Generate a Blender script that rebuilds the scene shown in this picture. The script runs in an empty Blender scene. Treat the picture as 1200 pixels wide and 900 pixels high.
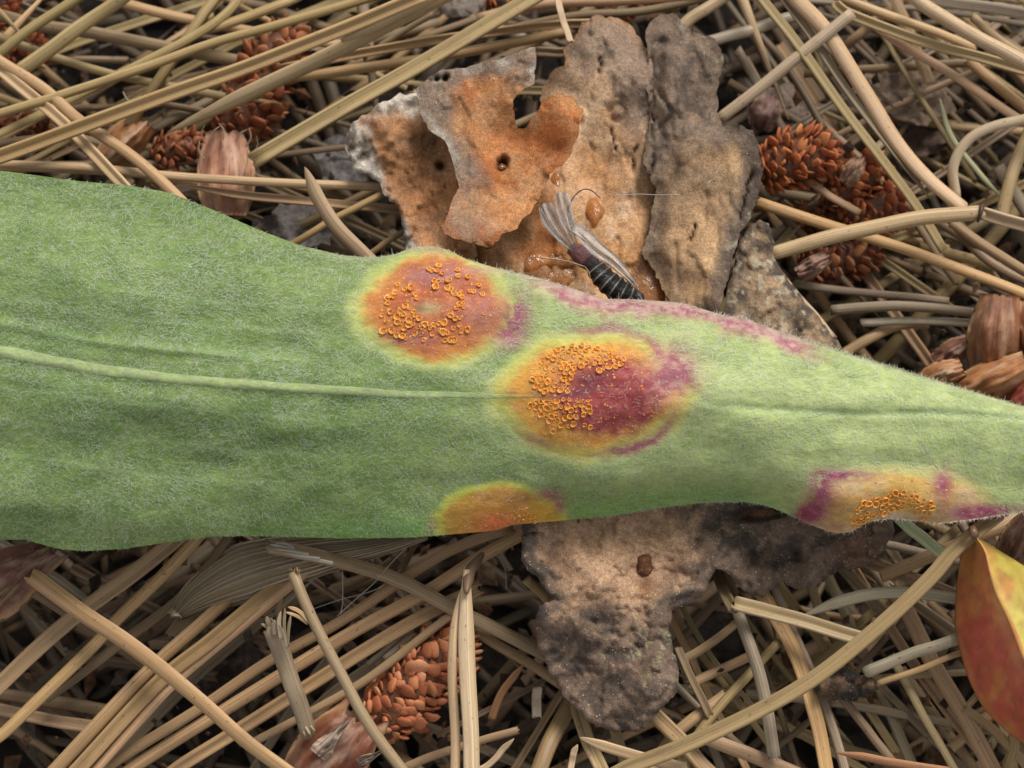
import bpy, math, random
import numpy as np
from mathutils import Vector, Matrix, Quaternion

# ------------------------------------------------------------------ scene, camera, light
# one Blender unit is one centimetre: the whole frame is about six centimetres wide
S = bpy.context.scene
C = S.collection
S.unit_settings.system = 'METRIC'
S.unit_settings.scale_length = 0.01
DIST, TILT, HALF = 11.0, math.radians(10), 3.0
cam_d = bpy.data.cameras.new('camera')
cam = bpy.data.objects.new('camera', cam_d)
C.objects.link(cam)
cam.location = (0, -DIST * math.sin(TILT), DIST * math.cos(TILT))
cam.rotation_euler = (TILT, 0, 0)
cam_d.sensor_width = 36
cam_d.lens = 36 * DIST / (2 * HALF)
cam_d.clip_start = 0.1
cam_d.clip_end = 2000
cam_d.dof.use_dof = True
cam_d.dof.focus_distance = DIST + 0.2
cam_d.dof.aperture_fstop = 0.52
S.camera = cam

SUN_EL, SUN_AZ = math.radians(44), math.radians(24)     # light from beyond the top of the picture, a little right
W = bpy.data.worlds.new('World')
S.world = W
W.use_nodes = True
wn = W.node_tree.nodes
wl = W.node_tree.links
sky = wn.new('ShaderNodeTexSky')
sky.sky_type = 'NISHITA'
sky.sun_disc = False
sky.sun_elevation = SUN_EL
sky.sun_rotation = SUN_AZ
hs = wn.new('ShaderNodeHueSaturation')
hs.inputs['Saturation'].default_value = 0.08             # overcast: nearly white sky
wl.new(sky.outputs[0], hs.inputs['Color'])
wl.new(hs.outputs[0], wn['Background'].inputs['Color'])
wn['Background'].inputs['Strength'].default_value = 0.105
sun_d = bpy.data.lights.new('sun', 'SUN')
sun_d.energy = 2.3
sun_d.angle = math.radians(24)
sun_d.color = (1.0, 0.95, 0.88)
sun = bpy.data.objects.new('sun', sun_d)
C.objects.link(sun)
sun_dir = Vector((math.sin(SUN_AZ) * math.cos(SUN_EL), math.cos(SUN_AZ) * math.cos(SUN_EL), math.sin(SUN_EL)))
sun.rotation_euler = sun_dir.to_track_quat('Z', 'Y').to_euler()
sun.location = sun_dir * 60
S.view_settings.view_transform = 'Standard'
S.view_settings.look = 'None'
S.view_settings.exposure = 0.42
S.view_settings.gamma = 1.0

R = random.Random(7)
N = np.random.default_rng(7)

# ------------------------------------------------------------------ helpers
CAM = np.array(cam.location)
FWD = np.array([0, math.sin(TILT), -math.cos(TILT)])
UPV = np.array([0, math.cos(TILT), math.sin(TILT)])
TOCAM = Vector(-FWD)


def P(px, py, z):
    """the point at height z (cm) seen at photo pixel px, py (1200 x 900)"""
    px, py, z = np.broadcast_arrays(np.asarray(px, float), np.asarray(py, float), np.asarray(z, float))
    k = HALF / DIST / 600
    a = (px - 600) * k
    b = (450 - py) * k
    d = FWD + a[..., None] * np.array([1.0, 0, 0]) + b[..., None] * UPV
    t = (z - CAM[2]) / d[..., 2]
    return CAM + d * t[..., None]


PX = 2 * HALF / 1200                                     # cm per photo pixel at the leaf


def _h(xi, yi, s):
    n = (xi.astype(np.int64) * 374761393 + yi.astype(np.int64) * 668265263 + s * 1274126177) & 0xffffffff
    n = ((n ^ (n >> 13)) * 1274126177) & 0xffffffff
    return ((n ^ (n >> 16)) & 0xffff) / 65535.0


def vn(x, y, s=0):
    x, y = np.broadcast_arrays(np.asarray(x, float), np.asarray(y, float))
    xi, yi = np.floor(x), np.floor(y)
    u, v = x - xi, y - yi
    u, v = u * u * (3 - 2 * u), v * v * (3 - 2 * v)
    return (_h(xi, yi, s) * (1 - u) + _h(xi + 1, yi, s) * u) * (1 - v) + (_h(xi, yi + 1, s) * (1 - u) + _h(xi + 1, yi + 1, s) * u) * v


def fbm(x, y, s=0, o=4):
    r, a, t = 0, 1.0, 0
    for i in range(o):
        r = r + a * vn(np.asarray(x) * 2 ** i, np.asarray(y) * 2 ** i, s + i * 17)
        t += a
        a *= 0.55
    return r / t


def sm(a, b, x):
    t = np.clip((np.asarray(x, float) - a) / (b - a), 0, 1)
    return t * t * (3 - 2 * t)


def mixc(c0, c1, f):
    f = np.asarray(f)[..., None]
    return np.asarray(c0) * (1 - f) + np.asarray(c1) * f


def inpoly(x, y, poly):
    r = np.zeros(np.shape(x), bool)
    n = len(poly)
    for i in range(n):
        x0, y0 = poly[i]
        x1, y1 = poly[(i + 1) % n]
        if y0 == y1:
            continue
        c = ((y0 > y) != (y1 > y)) & (x < (x1 - x0) * (y - y0) / (y1 - y0) + x0)
        r ^= c
    return r


def polydist(x, y, poly):
    """distance to the outline and the nearest point on it"""
    best = np.full(np.shape(x), 1e9)
    bx, by = np.array(x, float), np.array(y, float)
    n = len(poly)
    for i in range(n):
        x0, y0 = poly[i]
        x1, y1 = poly[(i + 1) % n]
        dx, dy = x1 - x0, y1 - y0
        t = np.clip(((x - x0) * dx + (y - y0) * dy) / max(dx * dx + dy * dy, 1e-9), 0, 1)
        qx, qy = x0 + t * dx, y0 + t * dy
        d = np.hypot(x - qx, y - qy)
        m = d < best
        best[m] = d[m]
        bx[m] = qx[m]
        by[m] = qy[m]
    return best, bx, by


def spline(pts, n):
    """Catmull-Rom through pts (k, d), n samples"""
    p = np.asarray(pts, float)
    if len(p) == 2:
        t = np.linspace(0, 1, n)[:, None]
        return p[0] * (1 - t) + p[1] * t
    e = np.vstack([2 * p[0] - p[1], p, 2 * p[-1] - p[-2]])
    seg = np.linalg.norm(np.diff(p, axis=0), axis=1)
    cum = np.r_[0, np.cumsum(seg)]
    q = np.linspace(0, cum[-1], n)
    out = []
    for s_ in q:
        i = min(int(np.searchsorted(cum, s_, 'right')) - 1, len(p) - 2)
        t = (s_ - cum[i]) / max(seg[i], 1e-9)
        a, b, c, d = e[i], e[i + 1], e[i + 2], e[i + 3]
        out.append(0.5 * (2 * b + (c - a) * t + (2 * a - 5 * b + 4 * c - d) * t * t + (3 * b - a - 3 * c + d) * t ** 3))
    return np.array(out)


def mesh(name, v, f, uv=None, col=None, smooth=True):
    me = bpy.data.meshes.new(name)
    me.from_pydata(np.asarray(v, float).tolist(), [], f.tolist() if isinstance(f, np.ndarray) else f)
    if smooth:
        me.polygons.foreach_set('use_smooth', np.ones(len(me.polygons), bool))
    if uv is not None or col is not None:
        li = np.zeros(len(me.loops), np.int32)
        me.loops.foreach_get('vertex_index', li)
    if uv is not None:
        L = me.uv_layers.new(name='uv')
        L.data.foreach_set('uv', np.asarray(uv, np.float32)[li].ravel())
    if col is not None:
        A = me.attributes.new('col', 'FLOAT_COLOR', 'POINT')
        c = np.ones((len(v), 4), np.float32)
        c[:, :3] = col
        A.data.foreach_set('color', c.ravel())
    me.update()
    return me


def obj(name, me, m=None, parent=None, loc=None):
    o = bpy.data.objects.new(name, me)
    C.objects.link(o)
    if m is not None and len(me.materials) == 0:
        me.materials.append(m)
    if parent is not None:
        o.parent = parent
    if loc is not None:
        o.location = loc
    return o


def recentre(v):
    v = np.asarray(v, float)
    c = v.mean(0)
    return v - c, c


def tag(o, label=None, cat=None, group=None, kind=None):
    if label:
        o['label'] = label
    if cat:
        o['category'] = cat
    if group:
        o['group'] = group
    if kind:
        o['kind'] = kind
    return o


def thing(name, label, cat, loc, group=None):
    o = bpy.data.objects.new(name, None)
    o.empty_display_size = 0.2
    C.objects.link(o)
    o.location = loc
    return tag(o, label, cat, group)


# ------------------------------------------------------------------ materials
class G:
    """tiny node-graph writer"""
    def __init__(s, name):
        s.m = bpy.data.materials.new(name)
        s.m.use_nodes = True
        s.t = s.m.node_tree
        s.b = s.t.nodes['Principled BSDF']
        s.out = s.t.nodes['Material Output']

    def n(s, typ, ins=None, **kw):
        x = s.t.nodes.new(typ)
        for k, v in kw.items():
            setattr(x, k, v)
        for k, v in (ins or {}).items():
            s.set(x.inputs[k], v)
        return x

    def set(s, sock, v):
        if isinstance(v, bpy.types.NodeSocket):
            s.t.links.new(v, sock)
        else:
            sock.default_value = v

    def noise(s, vec, scale, detail=4, rough=0.55, dist=0):
        return s.n('ShaderNodeTexNoise', {'Vector': vec, 'Scale': scale, 'Detail': detail, 'Roughness': rough, 'Distortion': dist}).outputs['Fac']

    def ramp(s, f, a, b, lo=0.0, hi=1.0):
        return s.n('ShaderNodeMapRange', {'Value': f, 'From Min': a, 'From Max': b, 'To Min': lo, 'To Max': hi}, clamp=True).outputs[0]

    def mix(s, f, a, b, mode='MIX'):
        x = s.n('ShaderNodeMix', data_type='RGBA', blend_type=mode)
        for i, v in ((0, f), (6, a), (7, b)):
            s.set(x.inputs[i], v)
        return x.outputs[2]

    def math(s, op, a, b=0.0):
        x = s.n('ShaderNodeMath', operation=op)
        s.set(x.inputs[0], a)
        s.set(x.inputs[1], b)
        return x.outputs[0]

    def vec(s, v, scale=(1, 1, 1), loc=None):
        x = s.n('ShaderNodeMapping', {'Vector': v, 'Scale': scale})
        if loc is not None:
            s.set(x.inputs['Location'], loc)
        return x.outputs[0]

    def p(s, **kw):
        for k, v in kw.items():
            s.set(s.b.inputs[k.replace('_', ' ')], v)

    def bump(s, h, strength=0.4, dist=0.01):
        b = s.n('ShaderNodeBump', {'Height': h, 'Strength': strength, 'Distance': dist})
        s.set(s.b.inputs['Normal'], b.outputs[0])

    def tc(s, k='Object'):
        return s.n('ShaderNodeTexCoord').outputs[k]

    def attr(s):
        return s.n('ShaderNodeAttribute', attribute_name='col').outputs['Color']


def c4(c):
    return (c[0], c[1], c[2], 1)


def m_needle(name, use_attr=False):
    g = G(name)
    oi = g.n('ShaderNodeObjectInfo')
    base = g.attr() if use_attr else oi.outputs['Color']
    uv = g.n('ShaderNodeUVMap').outputs[0]
    off = g.n('ShaderNodeCombineXYZ', {0: g.math('MULTIPLY', oi.outputs['Random'], 37.0), 1: g.math('MULTIPLY', oi.outputs['Random'], 91.0)}).outputs[0]
    st = g.noise(g.vec(uv, (0.55, 20, 1), off), 1.0, 5, 0.6)              # long fibres
    band = g.noise(g.vec(uv, (0.25, 3.2, 1), off), 1.0, 2, 0.5)           # broad tint bands
    blot = g.noise(g.vec(uv, (2.2, 2.0, 1), off), 1.0, 5, 0.65)           # weathered blotches
    dots = g.noise(g.vec(uv, (26, 10, 1), off), 1.0, 3, 0.6)
    c = g.mix(g.ramp(st, 0.3, 0.7), g.mix(1.0, base, (0.56, 0.53, 0.46, 1), 'MULTIPLY'), g.mix(1.0, base, (1.2, 1.18, 1.13, 1), 'MULTIPLY'))
    c = g.mix(g.ramp(band, 0.5, 0.68, 0, 0.55), c, g.mix(1.0, base, (0.72, 0.67, 0.46, 1), 'MULTIPLY'))
    c = g.mix(g.ramp(blot, 0.54, 0.75, 0, 0.75), c, g.mix(1.0, base, (0.5, 0.44, 0.4, 1), 'MULTIPLY'))
    c = g.mix(g.ramp(dots, 0.64, 0.71, 0, 0.8), c, (0.05, 0.04, 0.035, 1))
    g.p(Base_Color=c, Roughness=g.ramp(blot, 0.3, 0.7, 0.45, 0.7))
    g.bump(st, 0.3, 0.01)
    return g.m


def m_leaf():
    g = G('leaf_surface')
    o = g.tc()
    fib = g.noise(g.vec(o, (14, 30, 20)), 1.0, 5, 0.7, 0.6)
    grit = g.noise(o, 60, 3, 0.6)
    c = g.attr()
    c = g.mix(g.ramp(fib, 0.25, 0.75), g.mix(1.0, c, (0.62, 0.66, 0.6, 1), 'MULTIPLY'), g.mix(0.05, g.mix(1.0, c, (1.22, 1.2, 1.18, 1), 'MULTIPLY'), (0.8, 0.84, 0.74, 1)))
    c = g.mix(g.ramp(grit, 0.62, 0.8, 0, 0.2), c, (0.75, 0.8, 0.72, 1))
    g.p(Base_Color=c, Roughness=0.75, Specular_IOR_Level=0.25, Sheen_Weight=0.04)
    g.bump(g.mix(0.5, fib, grit), 0.5, 0.015)
    return g.m


def m_hair():
    g = G('white_leaf_hair')
    g.p(Base_Color=g.mix(0.38, g.attr(), (0.88, 0.9, 0.78, 1)), Roughness=0.45)
    t = g.n('ShaderNodeBsdfTransparent')
    x = g.n('ShaderNodeMixShader', {0: 0.2, 1: g.b.outputs[0], 2: t.outputs[0]})
    g.t.links.new(x.outputs[0], g.out.inputs[0])
    return g.m


def m_attr(name, rough=0.5, bump=0.0, scale=40, var=0.3, spec=0.4, sss=0.0):
    g = G(name)
    o = g.tc()
    nz = g.noise(o, scale, 5, 0.6)
    c = g.mix(g.ramp(nz, 0.3, 0.7), g.mix(1.0, g.attr(), c4((1 - var,) * 3), 'MULTIPLY'), g.mix(1.0, g.attr(), c4((1 + var,) * 3), 'MULTIPLY'))
    g.p(Base_Color=c, Roughness=rough, Specular_IOR_Level=spec)
    if sss:
        g.p(Subsurface_Weight=sss, Subsurface_Radius=(0.03, 0.015, 0.005), Subsurface_Scale=1.0)
    if bump:
        g.bump(nz, bump, 0.02)
    return g.m


def m_bark(name, sparkle=0.0, relief=0.8):
    g = G(name)
    o = g.tc()
    n1 = g.noise(o, 6, 8, 0.65)
    n2 = g.noise(o, 38, 6, 0.7)
    n3 = g.noise(o, 110, 3, 0.6)
    c = g.attr()
    c = g.mix(g.ramp(n1, 0.3, 0.7), g.mix(1.0, c, (0.78, 0.76, 0.74, 1), 'MULTIPLY'), g.mix(1.0, c, (1.16, 1.15, 1.13, 1), 'MULTIPLY'))
    c = g.mix(g.ramp(n2, 0.32, 0.68), g.mix(1.0, c, (0.66, 0.63, 0.62, 1), 'MULTIPLY'), g.mix(1.0, c, (1.22, 1.22, 1.2, 1), 'MULTIPLY'))
    c = g.mix(g.ramp(n3, 0.35, 0.65), g.mix(1.0, c, (0.7, 0.68, 0.66, 1), 'MULTIPLY'), g.mix(1.0, c, (1.25, 1.24, 1.22, 1), 'MULTIPLY'))
    pit = g.noise(o, 30, 4, 0.6)
    c = g.mix(g.ramp(pit, 0.70, 0.74, 0, 0.8), c, (0.03, 0.024, 0.02, 1))
    if sparkle:
        v = g.n('ShaderNodeTexVoronoi', {'Vector': o, 'Scale': 62.0, 'Randomness': 1.0})
        pick = g.n('ShaderNodeSeparateColor', {0: v.outputs['Color']}).outputs[0]
        hit = g.math('MULTIPLY', g.ramp(v.outputs['Distance'], 0.2, 0.32, 1, 0), g.ramp(pick, 1 - sparkle, 1 - sparkle + 0.02))
        hit = g.math('MULTIPLY', hit, g.ramp(n1, 0.38, 0.6))
        c = g.mix(hit, c, (0.62, 0.56, 0.36, 1))  # glitter of the grains painted into the colour as pale dots
    g.p(Base_Color=c, Roughness=0.82, Specular_IOR_Level=0.25)
    g.bump(g.mix(0.5, g.mix(0.75, n1, n2), n3), relief * 0.7, 0.035)
    return g.m


def m_scale():
    g = G('cone_scale_skin')
    oi = g.n('ShaderNodeObjectInfo')
    o = g.tc()
    nz = g.noise(g.vec(o, (1, 1, 1), g.n('ShaderNodeCombineXYZ', {0: g.math('MULTIPLY', oi.outputs['Random'], 9)}).outputs[0]), 30, 4)
    c = g.mix(g.ramp(nz, 0.3, 0.7), g.mix(1.0, oi.outputs['Color'], (0.55, 0.5, 0.5, 1), 'MULTIPLY'), g.mix(1.0, oi.outputs['Color'], (1.3, 1.3, 1.3, 1), 'MULTIPLY'))
    g.p(Base_Color=c, Roughness=0.5, Specular_IOR_Level=0.4)
    g.bump(nz, 0.4, 0.02)
    return g.m


def m_bract():
    g = G('papery_bract')
    oi = g.n('ShaderNodeObjectInfo')
    uv = g.n('ShaderNodeUVMap').outputs[0]
    off = g.n('ShaderNodeCombineXYZ', {0: g.math('MULTIPLY', oi.outputs['Random'], 33)}).outputs[0]
    st = g.noise(g.vec(uv, (1.6, 9, 1), off), 1.0, 6, 0.7, 0.4)
    bl = g.noise(g.vec(uv, (3, 3, 1), off), 1.0, 5, 0.6)
    base = oi.outputs['Color']
    c = g.mix(g.ramp(st, 0.3, 0.7), g.mix(1.0, base, (0.68, 0.6, 0.56, 1), 'MULTIPLY'), g.mix(1.0, base, (1.22, 1.18, 1.14, 1), 'MULTIPLY'))
    c = g.mix(g.ramp(g.noise(g.tc(), 5, 5, 0.6), 0.38, 0.66, 0, 0.8), c, g.mix(1.0, base, (0.45, 0.36, 0.36, 1), 'MULTIPLY'))
    c = g.mix(g.ramp(bl, 0.5, 0.66, 0, 0.75), c, g.mix(0.6, base, (0.62, 0.5, 0.36, 1)))
    vv = g.n('ShaderNodeSeparateXYZ', {0: uv}).outputs[1]
    rim = g.math('ADD', g.math('ABSOLUTE', g.math('SUBTRACT', vv, 0.5)), g.math('MULTIPLY', g.math('SUBTRACT', bl, 0.5), 0.35))
    c = g.mix(g.ramp(rim, 0.36, 0.5, 0, 0.8), c, g.mix(0.5, base, (0.66, 0.42, 0.2, 1)))
    c = g.mix(g.ramp(g.noise(g.tc(), 34, 4, 0.6), 0.6, 0.72, 0, 0.6), c, (0.07, 0.035, 0.025, 1))
    g.p(Base_Color=c, Roughness=0.55)
    g.bump(g.mix(0.5, st, bl), 0.9, 0.03)
    return g.m


def m_simple(name, col, rough=0.5, **kw):
    g = G(name)
    g.p(Base_Color=c4(col), Roughness=rough, **kw)
    return g.m


def m_resin():
    g = G('amber_resin')
    nz = g.noise(g.tc(), 12, 4)
    g.p(Base_Color=g.mix(nz, (0.75, 0.26, 0.05, 1), (0.98, 0.62, 0.28, 1)), Roughness=0.1, Specular_IOR_Level=0.6, Transmission_Weight=0.75, IOR=1.5)
    g.bump(g.noise(g.tc(), 16, 5), 0.5, 0.04)
    return g.m


def m_wing():
    g = G('clear_wing_membrane')
    uv = g.n('ShaderNodeUVMap').outputs[0]
    ve = g.noise(g.vec(uv, (2.5, 11, 1)), 1.0, 4, 0.6)
    g.p(Base_Color=g.mix(g.ramp(ve, 0.35, 0.65), (0.3, 0.27, 0.24, 1), (0.85, 0.85, 0.83, 1)), Roughness=0.15, Specular_IOR_Level=0.8)
    t = g.n('ShaderNodeBsdfTransparent')
    x = g.n('ShaderNodeMixShader', {0: g.ramp(ve, 0.3, 0.7, 0.45, 0.75), 1: g.b.outputs[0], 2: t.outputs[0]})
    g.t.links.new(x.outputs[0], g.out.inputs[0])
    g.bump(ve, 0.8, 0.02)
    return g.m


def m_humus():
    g = G('dark_humus')
    o = g.tc()
    n1 = g.noise(o, 2.2, 8, 0.7)
    n2 = g.noise(o, 14, 6, 0.7)
    c = g.mix(g.ramp(n1, 0.35, 0.7), (0.012, 0.009, 0.007, 1), (0.05, 0.036, 0.026, 1))
    c = g.mix(g.ramp(n2, 0.6, 0.75, 0, 0.6), c, (0.10, 0.07, 0.045, 1))
    g.p(Base_Color=c, Roughness=0.9)
    g.bump(g.mix(0.5, n1, n2), 1.0, 0.15)
    return g.m


M_NEEDLE = m_needle('dry_needle')
M_LITTER = m_needle('old_needle_litter', True)
M_LEAF = m_leaf()
M_HAIR = m_hair()
M_CUP = m_attr('rust_cup', 0.45, 0, 60, 0.15, 0.4, 0.2)
M_BARK = m_bark('outer_bark', 0.03, 0.6)
M_BARK_ORANGE = m_bark('orange_bark_layer', 0.02, 0.55)
M_BARK_DARK = m_bark('weathered_bark', 0.16, 0.75)
M_SCALE = m_scale()
M_BRACT = m_bract()
M_RESIN = m_resin()
M_WING = m_wing()
M_INSECT = m_attr('insect_body', 0.25, 0.5, 50, 0.4, 0.6)
M_REDLEAF = m_attr('red_leaf_skin', 0.38, 0.25, 9, 0.22, 0.5)
M_GRIT = m_attr('soil_crumb', 0.9, 0.8, 22, 0.5, 0.2)
M_THREAD = m_simple('fine_fibre', (0.36, 0.33, 0.28), 0.4)
M_HUMUS = m_humus()

# ------------------------------------------------------------------ ground
FLOOR = -2.3


def ground():
    a = np.sort(np.r_[-90, -50, -30, -20, np.linspace(-13, 13, 150), 20, 30, 50, 90])
    X, Y = np.meshgrid(a, a)
    Z = FLOOR + (fbm(X * 0.8, Y * 0.8, 3, 5) - 0.5) * 0.9
    v = np.stack([X, Y, Z], -1).reshape(-1, 3)
    n = len(a)
    i = np.arange(n * n).reshape(n, n)
    f = np.stack([i[:-1, :-1], i[:-1, 1:], i[1:, 1:], i[1:, :-1]], -1).reshape(-1, 4)
    o = obj('ground', mesh('ground', v, f), M_HUMUS)
    tag(o, 'dark humus soil of the forest floor under the needles', None, None, 'structure')


ground()

# ------------------------------------------------------------------ needles and other long things
_dome = [(math.cos(t) * 0.5, math.sin(t) * 0.42) for t in np.linspace(math.pi, 0, 8)] + [(0.3, -0.12), (-0.3, -0.12)]
PROF = {
    'dome': _dome,
    'ridge': [(-0.5, 0.0), (-0.45, 0.15), (-0.25, 0.28), (0.0, 0.33), (0.2, 0.29), (0.34, 0.22), (0.46, 0.1), (0.5, 0.0), (0.3, -0.2), (-0.3, -0.2)],
    'groove': [(-0.5, 0.02), (-0.45, 0.2), (-0.3, 0.22), (-0.1, 0.03), (0.08, 0.02), (0.28, 0.2), (0.43, 0.21), (0.5, 0.02), (0.3, -0.22), (-0.3, -0.22)],
    'flat': [(-0.5, 0.0), (-0.46, 0.1), (-0.2, 0.13), (0.0, 0.08), (0.2, 0.13), (0.46, 0.1), (0.5, 0.0), (0.3, -0.1), (0, -0.12), (-0.3, -0.1)],
    'round': [(0.5 * math.cos(t), 0.5 * math.sin(t)) for t in np.linspace(math.pi * 1.5, -math.pi / 2, 11)[:-1]],
    'low': [(-0.5, 0), (-0.3, 0.3), (0.05, 0.36), (0.34, 0.25), (0.5, 0), (0.0, -0.2)],
}


def sweep(path, width, prof='dome', roll=0.0, twist=0.0, taper=('cut', 'cut'), up=TOCAM, rag=0.0, seed=0):
    """tube of given cross-section along a 3-D path; returns verts, faces, uv"""
    path = np.asarray(path, float)
    n = len(path)
    pr = np.array(PROF[prof] + [PROF[prof][0]])
    k = len(pr)
    d = np.gradient(path, axis=0)
    d /= np.linalg.norm(d, axis=1)[:, None] + 1e-12
    s_len = np.r_[0, np.cumsum(np.linalg.norm(np.diff(path, axis=0), axis=1))]
    w = np.full(n, 1.0) * (np.asarray(width))
    t = s_len / max(s_len[-1], 1e-9)
    for side, kind in enumerate(taper):
        e = t if side == 0 else 1 - t
        if kind == 'tip':
            w = w * (0.06 + 0.94 * np.clip(e / 0.22, 0, 1) ** 0.7)
        elif kind == 'thin':
            w = w * (0.35 + 0.65 * np.clip(e / 0.3, 0, 1) ** 0.8)
    u0 = np.array(up, float)
    side = np.cross(d, u0)
    side /= np.linalg.norm(side, axis=1)[:, None] + 1e-12
    nor = np.cross(side, d)
    ang = roll + twist * t
    ca, sa = np.cos(ang)[:, None], np.sin(ang)[:, None]
    A = side * ca + nor * sa
    B = -side * sa + nor * ca
    wob = 1 + 0.06 * (vn(s_len * 3, 0.5, seed) - 0.5)
    V = path[:, None, :] + (A[:, None, :] * pr[None, :, 0, None] + B[:, None, :] * pr[None, :, 1, None]) * (w * wob)[:, None, None]
    if rag:
        rnd = np.random.default_rng(seed + 5)
        for e, sg in ((0, -1), (-1, 1)):
            if taper[0 if e == 0 else 1] == 'cut':
                V[e] += d[e][None, :] * (sg * rag * rnd.uniform(-0.3, 1.0, k))[:, None] * np.mean(w)
    idx = np.arange(n * k).reshape(n, k)
    f = np.stack([idx[:-1, :-1], idx[1:, :-1], idx[1:, 1:], idx[:-1, 1:]], -1).reshape(-1, 4).tolist()
    f.append(idx[0, :-1].tolist())
    f.append(idx[-1, :-1][::-1].tolist())
    uv = np.stack([np.repeat(s_len[:, None], k, 1), np.repeat(np.linspace(0, 1, k)[None], n, 0)], -1).reshape(-1, 2)
    return V.reshape(-1, 3), f, uv


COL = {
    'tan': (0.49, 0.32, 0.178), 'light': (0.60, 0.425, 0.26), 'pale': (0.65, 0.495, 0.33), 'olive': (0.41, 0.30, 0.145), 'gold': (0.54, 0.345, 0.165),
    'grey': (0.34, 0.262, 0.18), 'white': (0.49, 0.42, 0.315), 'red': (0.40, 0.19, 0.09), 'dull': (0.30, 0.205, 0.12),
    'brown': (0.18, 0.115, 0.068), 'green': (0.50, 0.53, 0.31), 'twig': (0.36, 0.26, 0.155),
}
_seed = [0]


def parse(s):
    return [tuple(float(q) for q in w_.split(',')) for w_ in s.split()]


def path3(pts, z0, z1, n, wob=0.012):
    p = spline(pts, n)
    t = np.linspace(0, 1, n)
    z = z0 * (1 - t) + z1 * t
    _seed[0] += 1
    z = z + (vn(t * 3, 0.3, _seed[0]) - 0.5) * 0.06
    p = p + np.stack([vn(t * 4, 0.1, _seed[0] + 400) - 0.5, vn(t * 4, 0.7, _seed[0] + 800) - 0.5], -1) * 2.2
    return P(p[:, 0], p[:, 1], z)


def wpx(w, z):
    return w * PX * (DIST - z) / DIST


GROUP = 'dry pine needles lying on the forest floor'


def needle(pts, z0, z1, w, col, label, prof=None, ends='cc', roll=None, name='pine_needle', cat='pine needle', group=GROUP, parent=None, n=None):
    pts = parse(pts) if isinstance(pts, str) else pts
    n = n or (10 + 4 * len(pts))
    path = path3(pts, z0, z1, n)
    if prof in ('dome', 'ridge') and w >= 14 and _seed[0] % 4 == 1:
        prof = 'groove'
    prof = prof or R.choice(['dome', 'ridge', 'ridge', 'groove', 'ridge'])
    roll = R.uniform(-0.45, 0.45) if roll is None else roll
    tp = {'c': 'cut', 't': 'tip', 'n': 'thin'}
    v, f, uv = sweep(path, wpx(w * .86, (z0 + z1) / 2), prof, roll, R.uniform(-0.5, 0.5), (tp[ends[0]], tp[ends[1]]), rag=0.35, seed=_seed[0])
    v, c = recentre(v)
    o = obj(name, mesh(name, v, f, uv), M_NEEDLE, parent, c)
    b = np.array(COL[col] if isinstance(col, str) else col) * R.uniform(0.74, 1.1)
    o.color = (b[0] * R.uniform(0.95, 1.05), b[1], b[2] * R.uniform(0.92, 1.08), 1)
    if label:
        tag(o, label, cat, group)
    return o


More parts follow.
